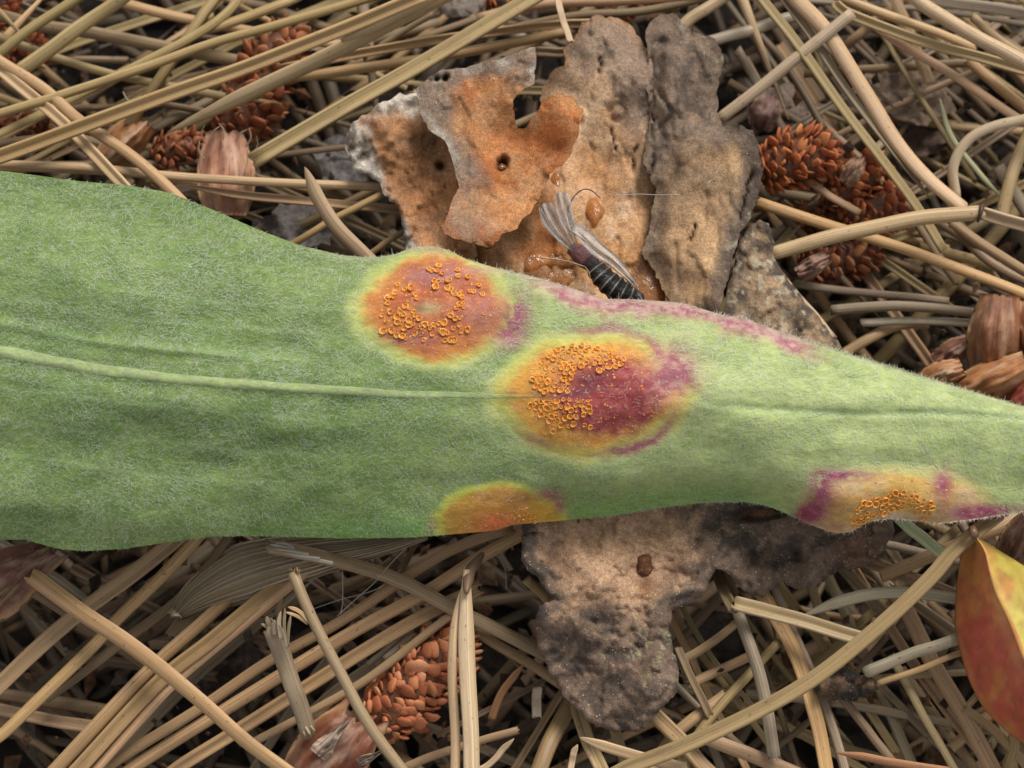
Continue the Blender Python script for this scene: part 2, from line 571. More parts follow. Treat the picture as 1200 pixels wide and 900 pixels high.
# each row: points in photo pixels, height at both ends, width in pixels, colour, profile, ends, label
NEEDLES = [
 # above the leaf, left of the bark
 ('-60,200 0,183 100,146 200,110 277,83 360,50 420,26 500,-8', -.55, -.5, 21, 'gold', 'dome', 'cc', 'long smooth honey tan needle sweeping from the left edge up to the top edge'),
 ('197,155 300,105 400,57 513,0 560,-25', -.75, -.6, 22, 'light', 'ridge', 'tc', 'thick pale needle just below the honey tan one, its tip by the papery cone'),
 ('400,48 450,24 500,0 540,-20', -.58, -.5, 19, 'pale', 'ridge', 'nc', 'pale pinkish needle squeezed between the two thick ones near the top edge'),
 ('-50,150 0,133 67,113 167,80 250,50 333,27 440,-5 480,-20', -.72, -.66, 13, 'olive', 'dome', 'cc', 'slender olive needle curving above the honey tan needle, from left edge to top edge'),
 ('-40,175 40,137 130,92 230,40 273,7 285,-20', -.95, -.9, 13, 'olive', 'ridge', 'cc', 'thin olive needle climbing steeply at its upper end behind the slender olive one'),
 ('23,82 60,57 95,30 140,0 170,-25', -.8, -.75, 20, 'olive', 'ridge', 'cc', 'thick olive needle leaning up to the right in the top left corner'),
 ('-30,85 0,62 33,35 87,0 110,-20', -.9, -.8, 15, 'olive', 'dome', 'cc', 'short olive needle crossing the very corner, top left'),
 ('-40,28 0,43 67,67 133,87 213,103 267,113 330,120', -1.0, -1.05, 12, 'olive', 'ridge', 'ct', 'narrow olive needle sloping gently down under the honey tan needle from the left edge'),
 ('-40,50 0,80 77,147 143,215 170,250', -.85, -.5, 17, 'light', 'ridge', 'cc', 'lower of the two pale needles running from left edge down under the leaf margin'),
 ('-30,50 0,72 50,103 93,140 150,180 203,226 230,255', -.8, -.45, 16, 'tan', 'ridge', 'cc', 'upper of the two pale needles running from left edge down under the leaf margin'),
 ('-50,188 0,193 100,197 200,207 300,213 440,219 480,222', -.68, -.62, 13, 'light', 'dome', 'cc', 'straight light needle lying level just above the leaf margin as far as the bark'),
 ('-40,196 40,196 140,202 230,214', -.8, -.8, 12, 'tan', 'dome', 'cc', 'dim level needle peeping below the straight light one beside the left edge'),
 ('205,216 300,230 400,240 470,246 500,250', -.72, -.72, 13, 'tan', 'groove', 'tc', 'grooved needle just below the straight light one, ending at the grey bark flake'),
 ('300,187 400,128 497,73 620,0 660,-25', -.7, -.6, 24, 'olive', 'groove', 'cc', 'broad straight olive needle passing the corner of the grey bark flake up to the top'),
 ('357,195 373,232 400,273 440,312', -.38, -.12, 21, 'twig', 'ridge', 'tc', 'short pointed brown blade sticking up from behind the leaf, left of the bark'),
 ('335,292 387,260 450,226', -.7, -.6, 10, 'gold', 'dome', 'cc', 'short thin yellow needle crossing behind the pointed brown blade'),
 ('430,300 450,285 480,268', -.75, -.72, 9, 'tan', 'dome', 'cc', 'tiny needle end between leaf margin and the grey bark flake'),
 ('-30,10 47,30 100,37 167,50 287,73 330,82', -1.1, -1.1, 18, 'dull', 'ridge', 'cc', 'wide dull needle dropping gently behind the slender olive one near top left'),
 ('110,-8 143,3 240,27 333,43 400,52', -1.0, -1.1, 15, 'tan', 'dome', 'cc', 'light brown needle sloping down from the top edge behind the sweeping pair'),
 ('360,-12 340,0 267,28 240,36', -.95, -.95, 14, 'olive', 'dome', 'cc', 'short olive needle near the top, crossing over the light brown sloping one'),
 ('330,80 400,67 520,46 640,30 690,27', -.85, -.8, 14, 'gold', 'groove', 'cc', 'golden needle passing behind the broad olive one and ending at the bark top'),
 ('330,92 400,84 500,68 567,57 660,38', -.9, -.85, 15, 'gold', 'dome', 'cc', 'second golden needle just below the first, brushing the torn edge of the orange bark'),
 ('653,-10 656,10 661,30 669,49', -.4, -.4, 11, 'pale', 'flat', 'cc', 'short pale upright stub beside the topmost bark lobe'),
 ('560,22 640,4 780,-2 840,-10', -.9, -.9, 15, 'tan', 'dome', 'cc', 'blurred tan needle skimming the top edge above the bark'),
 ('600,32 680,18 760,12 860,-10', -.95, -.9, 12, 'dull', 'dome', 'cc', 'dull needle close behind the upper bark lobes at the top edge'),
 ('445,55 470,38 505,18', -1.1, -1.05, 9, 'dull', 'dome', 'cc', 'tiny dull needle piece bridging two pale needles by the top edge'),
 ('105,128 180,122 262,134', -1.15, -1.15, 11, 'dull', 'dome', 'tc', 'dull level needle half hidden under the honey tan needle, above the cones'),
 ('-30,172 30,164 75,158 120,168', -1.1, -1.1, 12, 'dull', 'ridge', 'cc', 'dull brown needle under the crossing pair at the left edge'),
 ('630,60 660,62 700,50', -1.0, -1.0, 14, 'dull', 'dome', 'cc', 'dull needle end in the gap between orange bark and the main plate'),
 # top right
 ('790,38 815,18 850,-5 870,-20', -.8, -.75, 17, 'light', 'ridge', 'cc', 'pale needle with a reddish side, at the top edge beside the bark shoulder'),
 ('822,52 870,38 915,24 940,18', -.85, -.9, 17, 'white', 'ridge', 'cc', 'greyish white needle end pointing from the bark towards the crossing needle'),
 ('843,139 885,107 930,70 997,17', -.72, -.62, 17, 'pale', 'ridge', 'cc', 'straight pale cut needle rising from the bark shoulder to the long olive one'),
 ('880,-20 893,0 933,50 987,127 1033,187 1077,247 1104,291', -.6, -.75, 16, 'olive', 'ridge', 'cc', 'long olive needle running steeply down past the cones, left one of the long pair'),
 ('905,-20 945,35 1000,115 1050,180 1090,235', -.68, -.78, 13, 'grey', 'groove', 'ct', 'grey split strip sandwiched between the long olive needle and the thick pale one'),
 ('920,-20 933,0 967,37 1007,100 1050,167 1090,213 1130,247', -.68, -.78, 25, 'light', 'dome', 'cc', 'thick rounded pale needle, right one of the long steep pair'),
 ('905,298 993,273 1073,257 1147,250', -.6, -.52, 21, 'light', 'dome', 'cc', 'thick light needle lying across the red cones, ending at a dark joint'),
 ('1149,250 1200,264 1260,282', -.52, -.55, 19, 'light', 'dome', 'cc', 'short needle carrying on from the dark joint to the right edge'),
 ('889,237 967,263 1033,283 1083,300 1190,341 1250,365', -.8, -.7, 16, 'gold', 'dome', 'cc', 'yellowish needle sloping from the bark under the thick light one to right edge'),
 ('1250,130 1200,140 1160,150 1133,167 1117,197 1119,230', -.6, -.85, 15, 'pale', 'dome', 'cc', 'curled pale needle hooking downward near the right edge'),
 ('943,210 970,228 1005,250', -.95, -.95, 13, 'tan', 'dome', 'cc', 'short tan needle end wedged between two red cones'),
 ('980,5 997,17 1077,47 1140,65 1197,82 1240,92', -.8, -.8, 15, 'olive', 'groove', 'cc', 'olive grooved needle forking off below the thick one in the top right corner'),
 ('1070,-5 1087,9 1140,42 1200,73 1260,108', -.68, -.65, 20, 'light', 'dome', 'cc', 'thick yellowish needle with a blunt end by the top, top right corner'),
 ('1025,30 1053,50 1093,74 1133,100 1193,140 1240,165', -.9, -.9, 15, 'tan', 'ridge', 'cc', 'tan needle descending above the brown leaf scraps to the right edge'),
 ('1060,-15 1100,0 1200,16 1260,26', -.85, -.85, 17, 'white', 'flat', 'cc', 'greyish flat needle along the top edge in the right corner'),
 ('970,-8 1020,10 1075,30 1140,55', -.85, -.9, 13, 'light', 'dome', 'cc', 'light needle running from the top edge beside the blunt ended thick one'),
 ('1135,72 1165,98 1205,130 1240,155', -.95, -.95, 16, 'gold', 'dome', 'cc', 'brownish yellow needle behind the curled one at the right edge'),
 ('1215,140 1197,175 1180,225 1172,260', -.85, -.9, 20, 'olive', 'dome', 'cc', 'broad steep needle right of the curled one, at the right edge'),
 ('1117,262 1167,297 1230,335', -.95, -.85, 15, 'tan', 'dome', 'cc', 'needle descending to the right edge from the dark joint'),
 ('1060,240 1100,262 1150,290', -1.0, -1.0, 12, 'dull', 'dome', 'cc', 'dim needle under the foot of the thick steep pair'),
 ('1130,280 1165,310 1240,350', -1.05, -1.0, 13, 'dull', 'dome', 'cc', 'dim needle below the yellowish sloping one near the right edge'),
 ('1140,20 1170,45 1230,85', -.95, -.95, 13, 'tan', 'dome', 'cc', 'thin needle in the extreme corner behind the thick yellowish needle'),
 ('975,364 1020,360 1067,359 1160,368', -.95, -.95, 15, 'grey', 'dome', 'cc', 'greyish tan level needle pointing at the brown bud scale from the left'),
 ('1010,378 1070,376 1150,380', -1.0, -1.0, 12, 'white', 'dome', 'cc', 'pale grey level needle just below the greyish tan one'),
 ('985,416 1047,383 1088,378', -1.05, -1.1, 15, 'tan', 'dome', 'cc', 'short needle slanting up from the leaf margin below the level pair'),
 ('933,333 985,340 1060,348 1110,352', -1.1, -1.1, 11, 'grey', 'dome', 'cc', 'thin grey level needle beneath the red cones'),
 ('893,295 918,328 955,372 975,395', -.78, -.6, 12, 'light', 'dome', 'cc', 'thin light needle hugging the edge of the dark triangular bark piece'),
 ('1100,115 1118,165 1150,205 1178,235', -1.1, -1.1, 8, 'green', 'dome', 'tt', 'thin greenish stalk curving behind the curled needle'),
 ('865,60 890,105 930,170', -1.15, -1.15, 14, 'grey', 'dome', 'cc', 'grey needle behind the straight pale cut one, beside the bark'),
 ('880,30 920,75 965,150', -1.15, -1.2, 11, 'brown', 'dome', 'cc', 'dark brown needle behind the long olive needle above the cones'),
 # below the leaf, left
 ('38,675 95,716 150,753 233,820 290,870 345,910', -.5, -.5, 25, 'gold', 'ridge', 'cc', 'broad straight tan needle lying on top, crossing all the others in the lower left'),
 ('-40,838 0,803 77,730 120,698 150,677 200,637 230,610', -.8, -.7, 22, 'tan', 'ridge', 'cc', 'first broad needle from the left edge rising to the leaf under the top tan one'),
 ('-30,880 0,863 33,833 110,757 140,723 187,677 230,633 250,610', -.85, -.7, 17, 'gold', 'ridge', 'cc', 'second needle from the left edge, bending slightly where the broad one crosses'),
 ('55,823 133,760 200,710 240,667 270,628', -.95, -.72, 16, 'dull', 'ridge', 'nc', 'third rising needle, greyer, forking from the second one low down'),
 ('40,930 67,900 167,793 233,733 280,690', -.75, -.72, 19, 'tan', 'ridge', 'cc', 'left one of three parallel needles running up to the grey husk'),
 ('65,930 93,900 183,803 253,747 338,675', -.72, -.68, 21, 'gold', 'ridge', 'cc', 'middle and broadest of the three parallel needles by the grey husk'),
 ('90,930 117,897 193,813 260,753 368,662', -.78, -.7, 14, 'tan', 'dome', 'cc', 'right one of three parallel needles, its upper end on the white tipped stick'),
 ('100,925 133,893 233,830 317,773 400,727 517,650 600,618', -.95, -.75, 16, 'tan', 'dome', 'cc', 'long needle passing behind the splintered stick and reaching the orange leaf spot'),
 ('125,925 160,897 267,830 400,748 500,693 567,650 640,612', -.98, -.78, 19, 'tan', 'ridge', 'cc', 'long broad needle just below that one, also running up to the leaf'),
 ('180,925 213,897 287,850 400,779 500,720 560,690', -1.0, -.9, 19, 'tan', 'ridge', 'cc', 'third long needle, lower, disappearing behind the forked pale pair'),
 ('300,868 350,842 420,803 470,766 530,718', -.92, -.85, 12, 'tan', 'dome', 'cc', 'narrow needle lying along the upper side of the orange cone'),
 ('-30,808 0,813 60,822 125,832', -1.15, -1.15, 17, 'dull', 'ridge', 'cc', 'brown level needle low at the left edge, upper of two'),
 ('-30,826 0,831 50,842 108,852', -1.1, -1.1, 17, 'tan', 'groove', 'cc', 'brown level needle low at the left edge, lower of two'),
 ('400,690 430,676 458,655', -1.2, -1.2, 8, 'dull', 'dome', 'cc', 'little dim needle under the white tipped stick by the husk'),
 ('456,705 470,670 490,632', -1.05, -1.05, 10, 'dull', 'flat', 'cc', 'dim upright strip between the white tipped stick and the leaf'),
 ('556,740 600,765 660,802 700,822', -1.05, -1.2, 14, 'tan', 'dome', 'cc', 'lower of two needles running from the forked pair to the dark bark'),
 ('470,900 533,877 605,855', -1.0, -1.0, 13, 'tan', 'dome', 'cc', 'tan needle passing beneath the foot of the forked pair at the bottom'),
 ('556,905 575,893 602,866', -.8, -.75, 9, 'light', 'flat', 'ct', 'small curved sliver right of the forked pair at the bottom edge'),
 ('330,690 327,720 322,760', -1.0, -1.0, 8, 'tan', 'flat', 'cc', 'thin brown strip standing behind the splintered stick'),
 # below the leaf, right
 ('715,910 740,897 800,874 890,832 960,791 1033,731 1090,677 1120,643 1170,604', -.42, -.25, 21, 'olive', 'groove', 'cc', 'long grooved olive stem crossing on top from the bottom edge up to the leaf tip'),
 ('862,706 900,716 960,733 1012,750', -.62, -.6, 20, 'light', 'groove', 'cc', 'pale grooved needle with a broken left end, stopping at the long olive stem'),
 ('834,650 848,690 860,714', -.95, -.66, 16, 'dull', 'groove', 'cc', 'short bent end hanging from the dark bark above the broken pale needle'),
 ('940,722 987,704 1033,695 1080,697 1130,704', -.75, -.72, 17, 'white', 'dome', 'tc', 'whitish bowed needle passing under the olive stem towards the red leaf'),
 ('1015,788 1067,767 1130,745', -.7, -.62, 17, 'white', 'ridge', 'cc', 'pale thick needle end that points at the red leaf, upper of a pair'),
 ('1028,800 1075,785 1132,762', -.73, -.66, 9, 'gold', 'dome', 'cc', 'thin yellowish needle along the under side of the pale thick one'),
 ('995,650 1060,674 1125,700', -.98, -.82, 18, 'tan', 'dome', 'cc', 'tan needle sloping from the dark bark end towards the red leaf top'),
 ('1053,607 1080,629 1112,655', -.62, -.55, 17, 'green', 'round', 'cc', 'smooth pale green stub just beneath the orange cups at the leaf tip'),
 ('1064,612 1095,636 1118,652', -.72, -.65, 7, 'red', 'dome', 'cc', 'thin reddish needle along the upper side of the green stub'),
 ('1045,690 1063,717 1093,777 1133,843 1170,915', -1.0, -.85, 22, 'tan', 'dome', 'cc', 'broad needle descending left of the red leaf to the bottom edge'),
 ('1045,770 1057,793 1087,847 1125,915', -.88, -.8, 12, 'olive', 'ridge', 'cc', 'narrow olive needle left of the broad descending one'),
 ('865,720 890,793 907,884', -.75, -.7, 17, 'grey', 'ridge', 'cc', 'grey speckled needle under the broken pale one, its lower end splintered'),
 ('878,655 893,697 933,767 955,840 972,915', -.85, -.82, 22, 'gold', 'flat', 'cc', 'broad flat tan needle descending from the dark bark to the bottom edge'),
 ('900,675 907,687 950,787 975,850 992,910', -.92, -.9, 13, 'grey', 'dome', 'cc', 'speckled grey needle right of the broad flat tan one'),
 ('800,905 815,865 877,790 912,752', -.95, -.9, 13, 'olive', 'dome', 'cc', 'olive needle rising from the bottom towards the broken pale needle'),
 ('800,775 840,748 872,722', -1.0, -1.0, 14, 'tan', 'dome', 'cc', 'short needle leaning away from the dark bark side, upper of two'),
 ('808,802 845,785 885,766', -1.05, -1.05, 13, 'tan', 'dome', 'cc', 'short needle leaning away from the dark bark side, lower of two'),
 ('978,882 1040,892 1110,903', -.6, -.6, 12, 'red', 'ridge', 'tc', 'reddish brown needle with a pointed end at the bottom edge'),
 ('1130,832 1160,852 1190,882 1210,905', -.9, -.9, 13, 'tan', 'dome', 'cc', 'needle emerging from under the red leaf near the bottom corner'),
 ('820,862 880,885 945,912', -.8, -.8, 20, 'tan', 'ridge', 'cc', 'broad tan needle beneath the lower end of the olive stem'),
 ('985,815 1010,848 1045,890', -1.0, -.95, 12, 'dull', 'dome', 'cc', 'dull needle below the dark crumb of bark'),
 ('628,912 645,868 680,805', -.85, -1.1, 22, 'tan', 'dome', 'cc', 'thick tan needle emerging from under the tip of the lower bark'),
 ('670,810 690,870 712,915', -1.1, -.75, 19, 'light', 'ridge', 'cc', 'light split needle descending under the tip of the lower bark'),
 ('679,864 720,878 760,890 800,900', -.6, -.55, 15, 'light', 'flat', 'tc', 'pale pointed needle lying across two others at the bottom edge'),
 ('617,679 632,693 650,712', -.85, -.98, 13, 'gold', 'dome', 'cc', 'tiny needle stub tucked under the left notch of the lower bark'),
 ('760,905 790,862 850,815', -1.0, -1.0, 16, 'tan', 'dome', 'cc', 'tan needle rising past the right side of the lower bark tip'),
 ('765,835 800,870 840,915', -.9, -.9, 22, 'tan', 'dome', 'cc', 'blurred broad needle below the right side of the lower bark tip'),
 ('795,760 810,795 832,838', -.85, -.95, 12, 'dull', 'groove', 'cc', 'dark grooved needle beside the lower right margin of the bark'),
 ('668,905 672,885 676,872', -.8, -.8, 9, 'light', 'flat', 'ct', 'tiny upright pointed sliver at the bottom edge under the bark tip'),
 ('1178,910 1186,880 1192,850', -.9, -.9, 16, 'olive', 'dome', 'cc', 'olive needle end in the bottom corner below the red leaf'),
 ('925,640 980,660 1040,720', -1.1, -1.1, 15, 'dull', 'dome', 'cc', 'dull needle coming out from under the dark bark end'),
 ('1000,640 1040,690 1070,740', -1.15, -1.15, 13, 'dull', 'dome', 'cc', 'dim needle deep beneath the whitish bowed one'),
]
for pts, z0, z1, w, col, prof, ends, label in NEEDLES:
    needle(pts, z0, z1, w, col, label, prof, ends)


HUE = {'olive': 'olive', 'tan': 'tan', 'dull': 'dull brown', 'brown': 'dark brown', 'grey': 'grey'}


MARKS = [
    (60, 40, 'in the top left corner'), (300, 90, 'behind the dark red cone, top left'), (210, 175, 'by the small brownish red cone'), (120, 165, 'by the brown orange bud scale'), (20, 160, 'at the left edge above the leaf'),
    (180, 40, 'at the top edge, left side'), (440, 60, 'above the grey bark flake'), (345, 262, 'over the grey chip above the leaf'), (400, 190, 'by the grey chip beside the bark'), (560, 30, 'at the top edge above the orange bark'),
    (930, 190, 'around the bright red cone'), (1010, 215, 'around the flaked red cone'), (980, 300, 'around the lowest red cone'), (1060, 115, 'over the brown leaf scrap'), (870, 60, 'by the bark shoulder'), (960, 40, 'at the top edge above the cones'),
    (1160, 40, 'in the top right corner'), (1160, 190, 'beside the curled needle'), (1160, 290, 'near the dark needle joint'), (1020, 370, 'left of the rounded bud scale'), (1100, 380, 'above the folded bud scale'),
    (60, 760, 'at the left edge under the leaf'), (150, 860, 'in the bottom left corner'), (230, 770, 'under the three parallel needles'), (330, 790, 'behind the splintered stick'), (400, 700, 'under the flat stick'), (470, 800, 'around the orange cone'),
    (560, 690, 'beside the sheath of the forked pair'), (590, 830, 'in the gap left of the lower bark'), (330, 880, 'by the bottom bud scale'),
    (700, 880, 'under the tip of the lower bark'), (830, 740, 'right of the lower bark'), (850, 820, 'left of the grey speckled needle'), (930, 850, 'at the bottom under the broad flat needle'), (960, 690, 'under the dark end of the lower bark'), (990, 800, 'by the dark bark crumb'),
    (1050, 760, 'under the pale pair by the red leaf'), (1060, 860, 'at the bottom left of the red leaf'), (1080, 660, 'near the green stub'), (1150, 850, 'beneath the red leaf')]


def fill(n, box, angs, zr, cols, label, wr=(7, 16)):
    x0, y0, x1, y1 = box
    for i in range(n):
        x, y = R.uniform(x0, x1), R.uniform(y0, y1)
        a, s_ = R.choice(angs)
        a = math.radians(R.gauss(a, s_))
        L = R.uniform(90, 260)
        dx, dy = math.cos(a) * L, math.sin(a) * L
        b = R.uniform(-14, 14)
        z = R.uniform(*zr)
        mid = (x - dy / L * b, y + dx / L * b)
        cn = R.choice(cols)
        deg = (math.degrees(a) + 90) % 180 - 90
        way = 'nearly level' if abs(deg) < 15 else ('nearly upright' if abs(deg) > 68 else ('falling to the right' if deg > 0 else 'rising to the right'))
        mk = min(MARKS, key=lambda m_: (m_[0] - x) ** 2 + (m_[1] - y) ** 2)[2]
        lab = f"{HUE[cn]} buried needle, {way}, {mk}"
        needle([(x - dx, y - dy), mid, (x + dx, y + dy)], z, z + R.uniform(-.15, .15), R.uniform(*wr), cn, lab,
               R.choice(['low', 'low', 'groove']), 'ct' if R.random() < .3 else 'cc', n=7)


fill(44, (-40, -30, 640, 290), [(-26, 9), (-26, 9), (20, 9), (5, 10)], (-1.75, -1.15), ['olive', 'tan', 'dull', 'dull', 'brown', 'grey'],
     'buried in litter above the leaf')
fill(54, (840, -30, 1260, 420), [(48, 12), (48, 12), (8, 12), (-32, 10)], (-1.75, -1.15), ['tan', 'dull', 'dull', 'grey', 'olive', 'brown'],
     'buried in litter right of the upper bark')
fill(24, (-40, 650, 620, 930), [(-42, 8), (-42, 8), (12, 12), (38, 10)], (-2.0, -1.55), ['dull', 'brown', 'brown', 'brown', 'grey'],  # mostly dark browns, putting the shade of the gaps into the needle colour
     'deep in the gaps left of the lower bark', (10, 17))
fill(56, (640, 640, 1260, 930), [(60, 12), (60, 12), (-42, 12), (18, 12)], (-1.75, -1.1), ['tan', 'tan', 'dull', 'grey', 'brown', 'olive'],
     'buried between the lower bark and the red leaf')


def litter():
    Vs, Fs, Us, Cs, k = [], [], [], [], 0
    for i in range(1950):
        far = i >= 350
        if far:
            while True:
                x, y = R.uniform(-13, 13), R.uniform(-11, 13)
                if abs(x) > 3.6 or abs(y) > 3.0:
                    break
            z = R.uniform(-2.1, -0.75)
        else:
            x, y = R.uniform(-4, 4), R.uniform(-3.2, 3.4)
            z = R.uniform(-2.35, -1.95)
        a = R.choice([R.gauss(.6, .3), R.gauss(-.8, .3), R.uniform(0, 3.14)])
        L = R.uniform(.7, 2.2)
        t = np.linspace(-1, 1, 5)
        b = R.uniform(-.15, .15)
        path = np.stack([x + math.cos(a) * L * t - math.sin(a) * b * t * t, y + math.sin(a) * L * t + math.cos(a) * b * t * t, z + R.uniform(-.2, .2) * t], -1)
        v, f, uv = sweep(path, R.uniform(.06, .1), 'low', R.uniform(-.5, .5), 0, ('cut', 'tip'), seed=i)
        Vs.append(v)
        Us.append(uv + R.uniform(0, 30))
        Fs += [[q + k for q in ff] for ff in f]
        c = (1 if far else .5) * np.array(COL[R.choice(['tan', 'dull', 'dull', 'brown', 'grey'] if not far else ['tan', 'light', 'dull', 'olive', 'grey'])]) * R.uniform(.8, 1.1)  # older needles under the frame darkened further, gap shade put into their colour
        Cs.append(np.repeat(c[None], len(v), 0))
        k += len(v)
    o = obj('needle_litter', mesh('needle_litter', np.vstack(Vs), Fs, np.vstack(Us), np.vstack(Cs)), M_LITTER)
    tag(o, 'deep bed of older pine needles on the soil', None, None, 'stuff')


litter()


def crumbs():
    Vs, Fs, Cs, k = [], [], [], 0
    base = np.array([(1, 0, 0), (-1, 0, 0), (0, 1, 0), (0, -1, 0), (0, 0, 1), (0, 0, -1)], float)
    tri = [(0, 2, 4), (2, 1, 4), (1, 3, 4), (3, 0, 4), (2, 0, 5), (1, 2, 5), (3, 1, 5), (0, 3, 5)]
    for i in range(2600):
        x, y = R.uniform(-4.4, 4.4), R.uniform(-3.4, 3.6)
        s_ = R.uniform(.02, .11)
        v = base * N.uniform(.5, 1.2, (6, 3)) * np.array([s_, s_ * R.uniform(.4, 1), s_ * .5])
        a = R.uniform(0, 6.3)
        v = v @ np.array([[math.cos(a), -math.sin(a), 0], [math.sin(a), math.cos(a), 0], [0, 0, 1]])
        Vs.append(v * (.55 if i % 2 else 1) + np.array([x, y, R.uniform(-1.6, -.95) if i % 2 else R.uniform(-2.1, -1.5)]))
        Fs += [[q + k for q in t] for t in tri]
        c = np.array(R.choice([(.03, .022, .016), (.06, .04, .026), (.11, .07, .04), (.09, .07, .052), (.12, .06, .03)]))
        Cs.append(np.repeat(c[None], 6, 0))
        k += 6
    o = obj('soil_crumbs', mesh('soil_crumbs', np.vstack(Vs), Fs, None, np.vstack(Cs), False), M_GRIT)
    tag(o, 'crumbs of soil and rotted bark between the needles', None, None, 'stuff')


crumbs()

# ------------------------------------------------------------------ bark
def terr(x, y, sx, sy, s, k, h):
    """flaking layers: a stepped height with crisp little scarps"""
    n = fbm(x * sx, y * sy, s, 5) * k
    fl = np.floor(n)
    return (fl + sm(0, .14, n - fl)) * h


def crack(x, y, lines, w=1.3):
    r = np.zeros(np.shape(x))
    for x0, y0, x1, y1 in lines:
        t = (y - y0) / (y1 - y0)
        xc = x0 + (x1 - x0) * t + (fbm(y * .06, x0, 28, 4) - .5) * 9
        r = np.maximum(r, np.exp(-((x - xc) / (w * (.5 + fbm(y * .1, 3, 29, 2)))) ** 2) * sm(-.05, .12, t) * sm(1.05, .85, t))
    return r


CR_MAIN = [(703, 65, 700, 88), (716, 150, 722, 178), (745, 170, 742, 205)]
CR_SCALE = [(765, 62, 764, 160), (768, 180, 758, 215), (880, 200, 866, 262), (815, 262, 808, 285)]


def rough_outline(poly, amp=2.0, step=4.0, seed=0):
    out = []
    n = len(poly)
    for i in range(n):
        a, b = np.array(poly[i], float), np.array(poly[(i + 1) % n], float)
        k = max(1, int(np.hypot(*(b - a)) / step))
        for j in range(k):
            q = a + (b - a) * j / k
            q = q + np.array([vn(q[0] * .37, q[1] * .37, seed + 7) - .5, vn(q[0] * .37, q[1] * .37, seed + 77) - .5]) * amp * 2.4
            q = q + np.array([fbm(q[0] * .09, q[1] * .09, seed, 3) - .5, fbm(q[0] * .09, q[1] * .09, seed + 50, 3) - .5]) * amp * 3
            out.append((float(q[0]), float(q[1])))
    return out


def slab(name, poly, hfun, cfun, thick, mat, parent=None, step=3.0, amp=2.0, seed=0):
    """plate with a traced outline, real thickness and a rough broken rim; hfun/cfun take px, py and the distance to the rim"""
    poly = rough_outline(poly, amp, 4.0, seed)
    pa = np.array(poly)
    x0, y0 = pa.min(0) - step
    x1, y1 = pa.max(0) + step
    xs, ys = np.arange(x0, x1, step), np.arange(y0, y1, step)
    X, Y = np.meshgrid(xs, ys)
    cx, cy = X[:-1, :-1] + step / 2, Y[:-1, :-1] + step / 2
    cell = inpoly(cx, cy, poly)
    idx = np.arange(X.size).reshape(X.shape)
    q = np.stack([idx[:-1, :-1], idx[1:, :-1], idx[1:, 1:], idx[:-1, 1:]], -1)[cell]
    cnt = np.zeros(X.size, int)
    np.add.at(cnt, q.ravel(), 1)
    used = np.where(cnt > 0)[0]
    x, y = X.ravel()[used].copy(), Y.ravel()[used].copy()
    d, bx, by = polydist(x, y, poly)
    rim = (cnt[used] < 4)
    ins = inpoly(x, y, poly)
    snap = rim & (d < step * 1.1)
    x[snap], y[snap] = bx[snap], by[snap]
    d = np.where(snap | ~ins, 0, d)
    rm = np.full(X.size, -1)
    rm[used] = np.arange(len(used))
    f = rm[q]
    z = hfun(x, y, d)
    col = cfun(x, y, d)
    n = len(x)
    # rim loop
    e = np.concatenate([f[:, [0, 1]], f[:, [1, 2]], f[:, [2, 3]], f[:, [3, 0]]])
    es = set(map(tuple, e.tolist()))
    bed = [(a, b) for a, b in es if (b, a) not in es]
    th = thick * (0.75 + 0.5 * fbm(x * .03, y * .03, seed + 9, 2))
    jx, jy = (fbm(x * .2, y * .2, seed + 3, 2) - .5) * 4, (fbm(x * .2, y * .2, seed + 4, 2) - .5) * 4
    V = [P(x, y, z), P(x, y, z), P(x + jx, y + jy, z - th * .5), P(x + jx * .5, y + jy * .5, z - th)]
    top = f.tolist()
    bot = (f[:, ::-1] + 3 * n).tolist()
    side = []
    for a, b in bed:
        side.append([b + n, a + n, a + 2 * n, b + 2 * n])
        side.append([b + 2 * n, a + 2 * n, a + 3 * n, b + 3 * n])
    Vv = np.vstack(V)
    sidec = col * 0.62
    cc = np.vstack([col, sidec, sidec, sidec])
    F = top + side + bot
    u = np.zeros(len(Vv), bool)
    u[np.concatenate([np.ravel(top), np.ravel(side), np.ravel(bot)]).astype(int)] = True
    mp = np.cumsum(u) - 1
    F = [[int(mp[k]) for k in ff] for ff in F]
    Vv, cc = Vv[u], cc[u]
    Vv, c = recentre(Vv)
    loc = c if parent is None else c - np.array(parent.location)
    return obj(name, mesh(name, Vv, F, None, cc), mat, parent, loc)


def blob(x, y, cx, cy, rx, ry):
    return np.exp(-(((x - cx) / rx) ** 2 + ((y - cy) / ry) ** 2))


TANB, ORB, GREYB, DARKB, PALEB = (0.62, 0.37, 0.20), (0.60, 0.26, 0.095), (0.25, 0.195, 0.158), (0.085, 0.066, 0.056), (0.72, 0.52, 0.35)
WHITEB = (0.40, 0.375, 0.34)

ub = thing('bark_piece', 'large flaking orange and grey piece of pine bark above the leaf', 'bark', P(680, 230, -.7))


def h_main(x, y, d):
    z = -.70 + (fbm(x * .012, y * .012, 21, 3) - .5) * .26 + (fbm(x * .06, y * .06, 22, 3) - .5) * .025 + terr(x, y, .018, .007, 24, 5, .022)
    z += .12 * blob(x, y, 715, 90, 60, 60) - .05 * crack(x, y, CR_MAIN)
    z += .05 * np.sin((x * .8 + y * .25) * .07)
    z -= .16 * blob(x, y, 620, 165, 40, 40)
    for cx, cy, r in ((723, 132, 9),):
        rr = np.hypot(x - cx, y - cy) / r
        z += -.03 * np.exp(-((rr - 1) * 2.4) ** 2) * (fbm(x * .2, y * .2, 25, 2) + .2) + .006 * np.exp(-rr * rr)
    return z


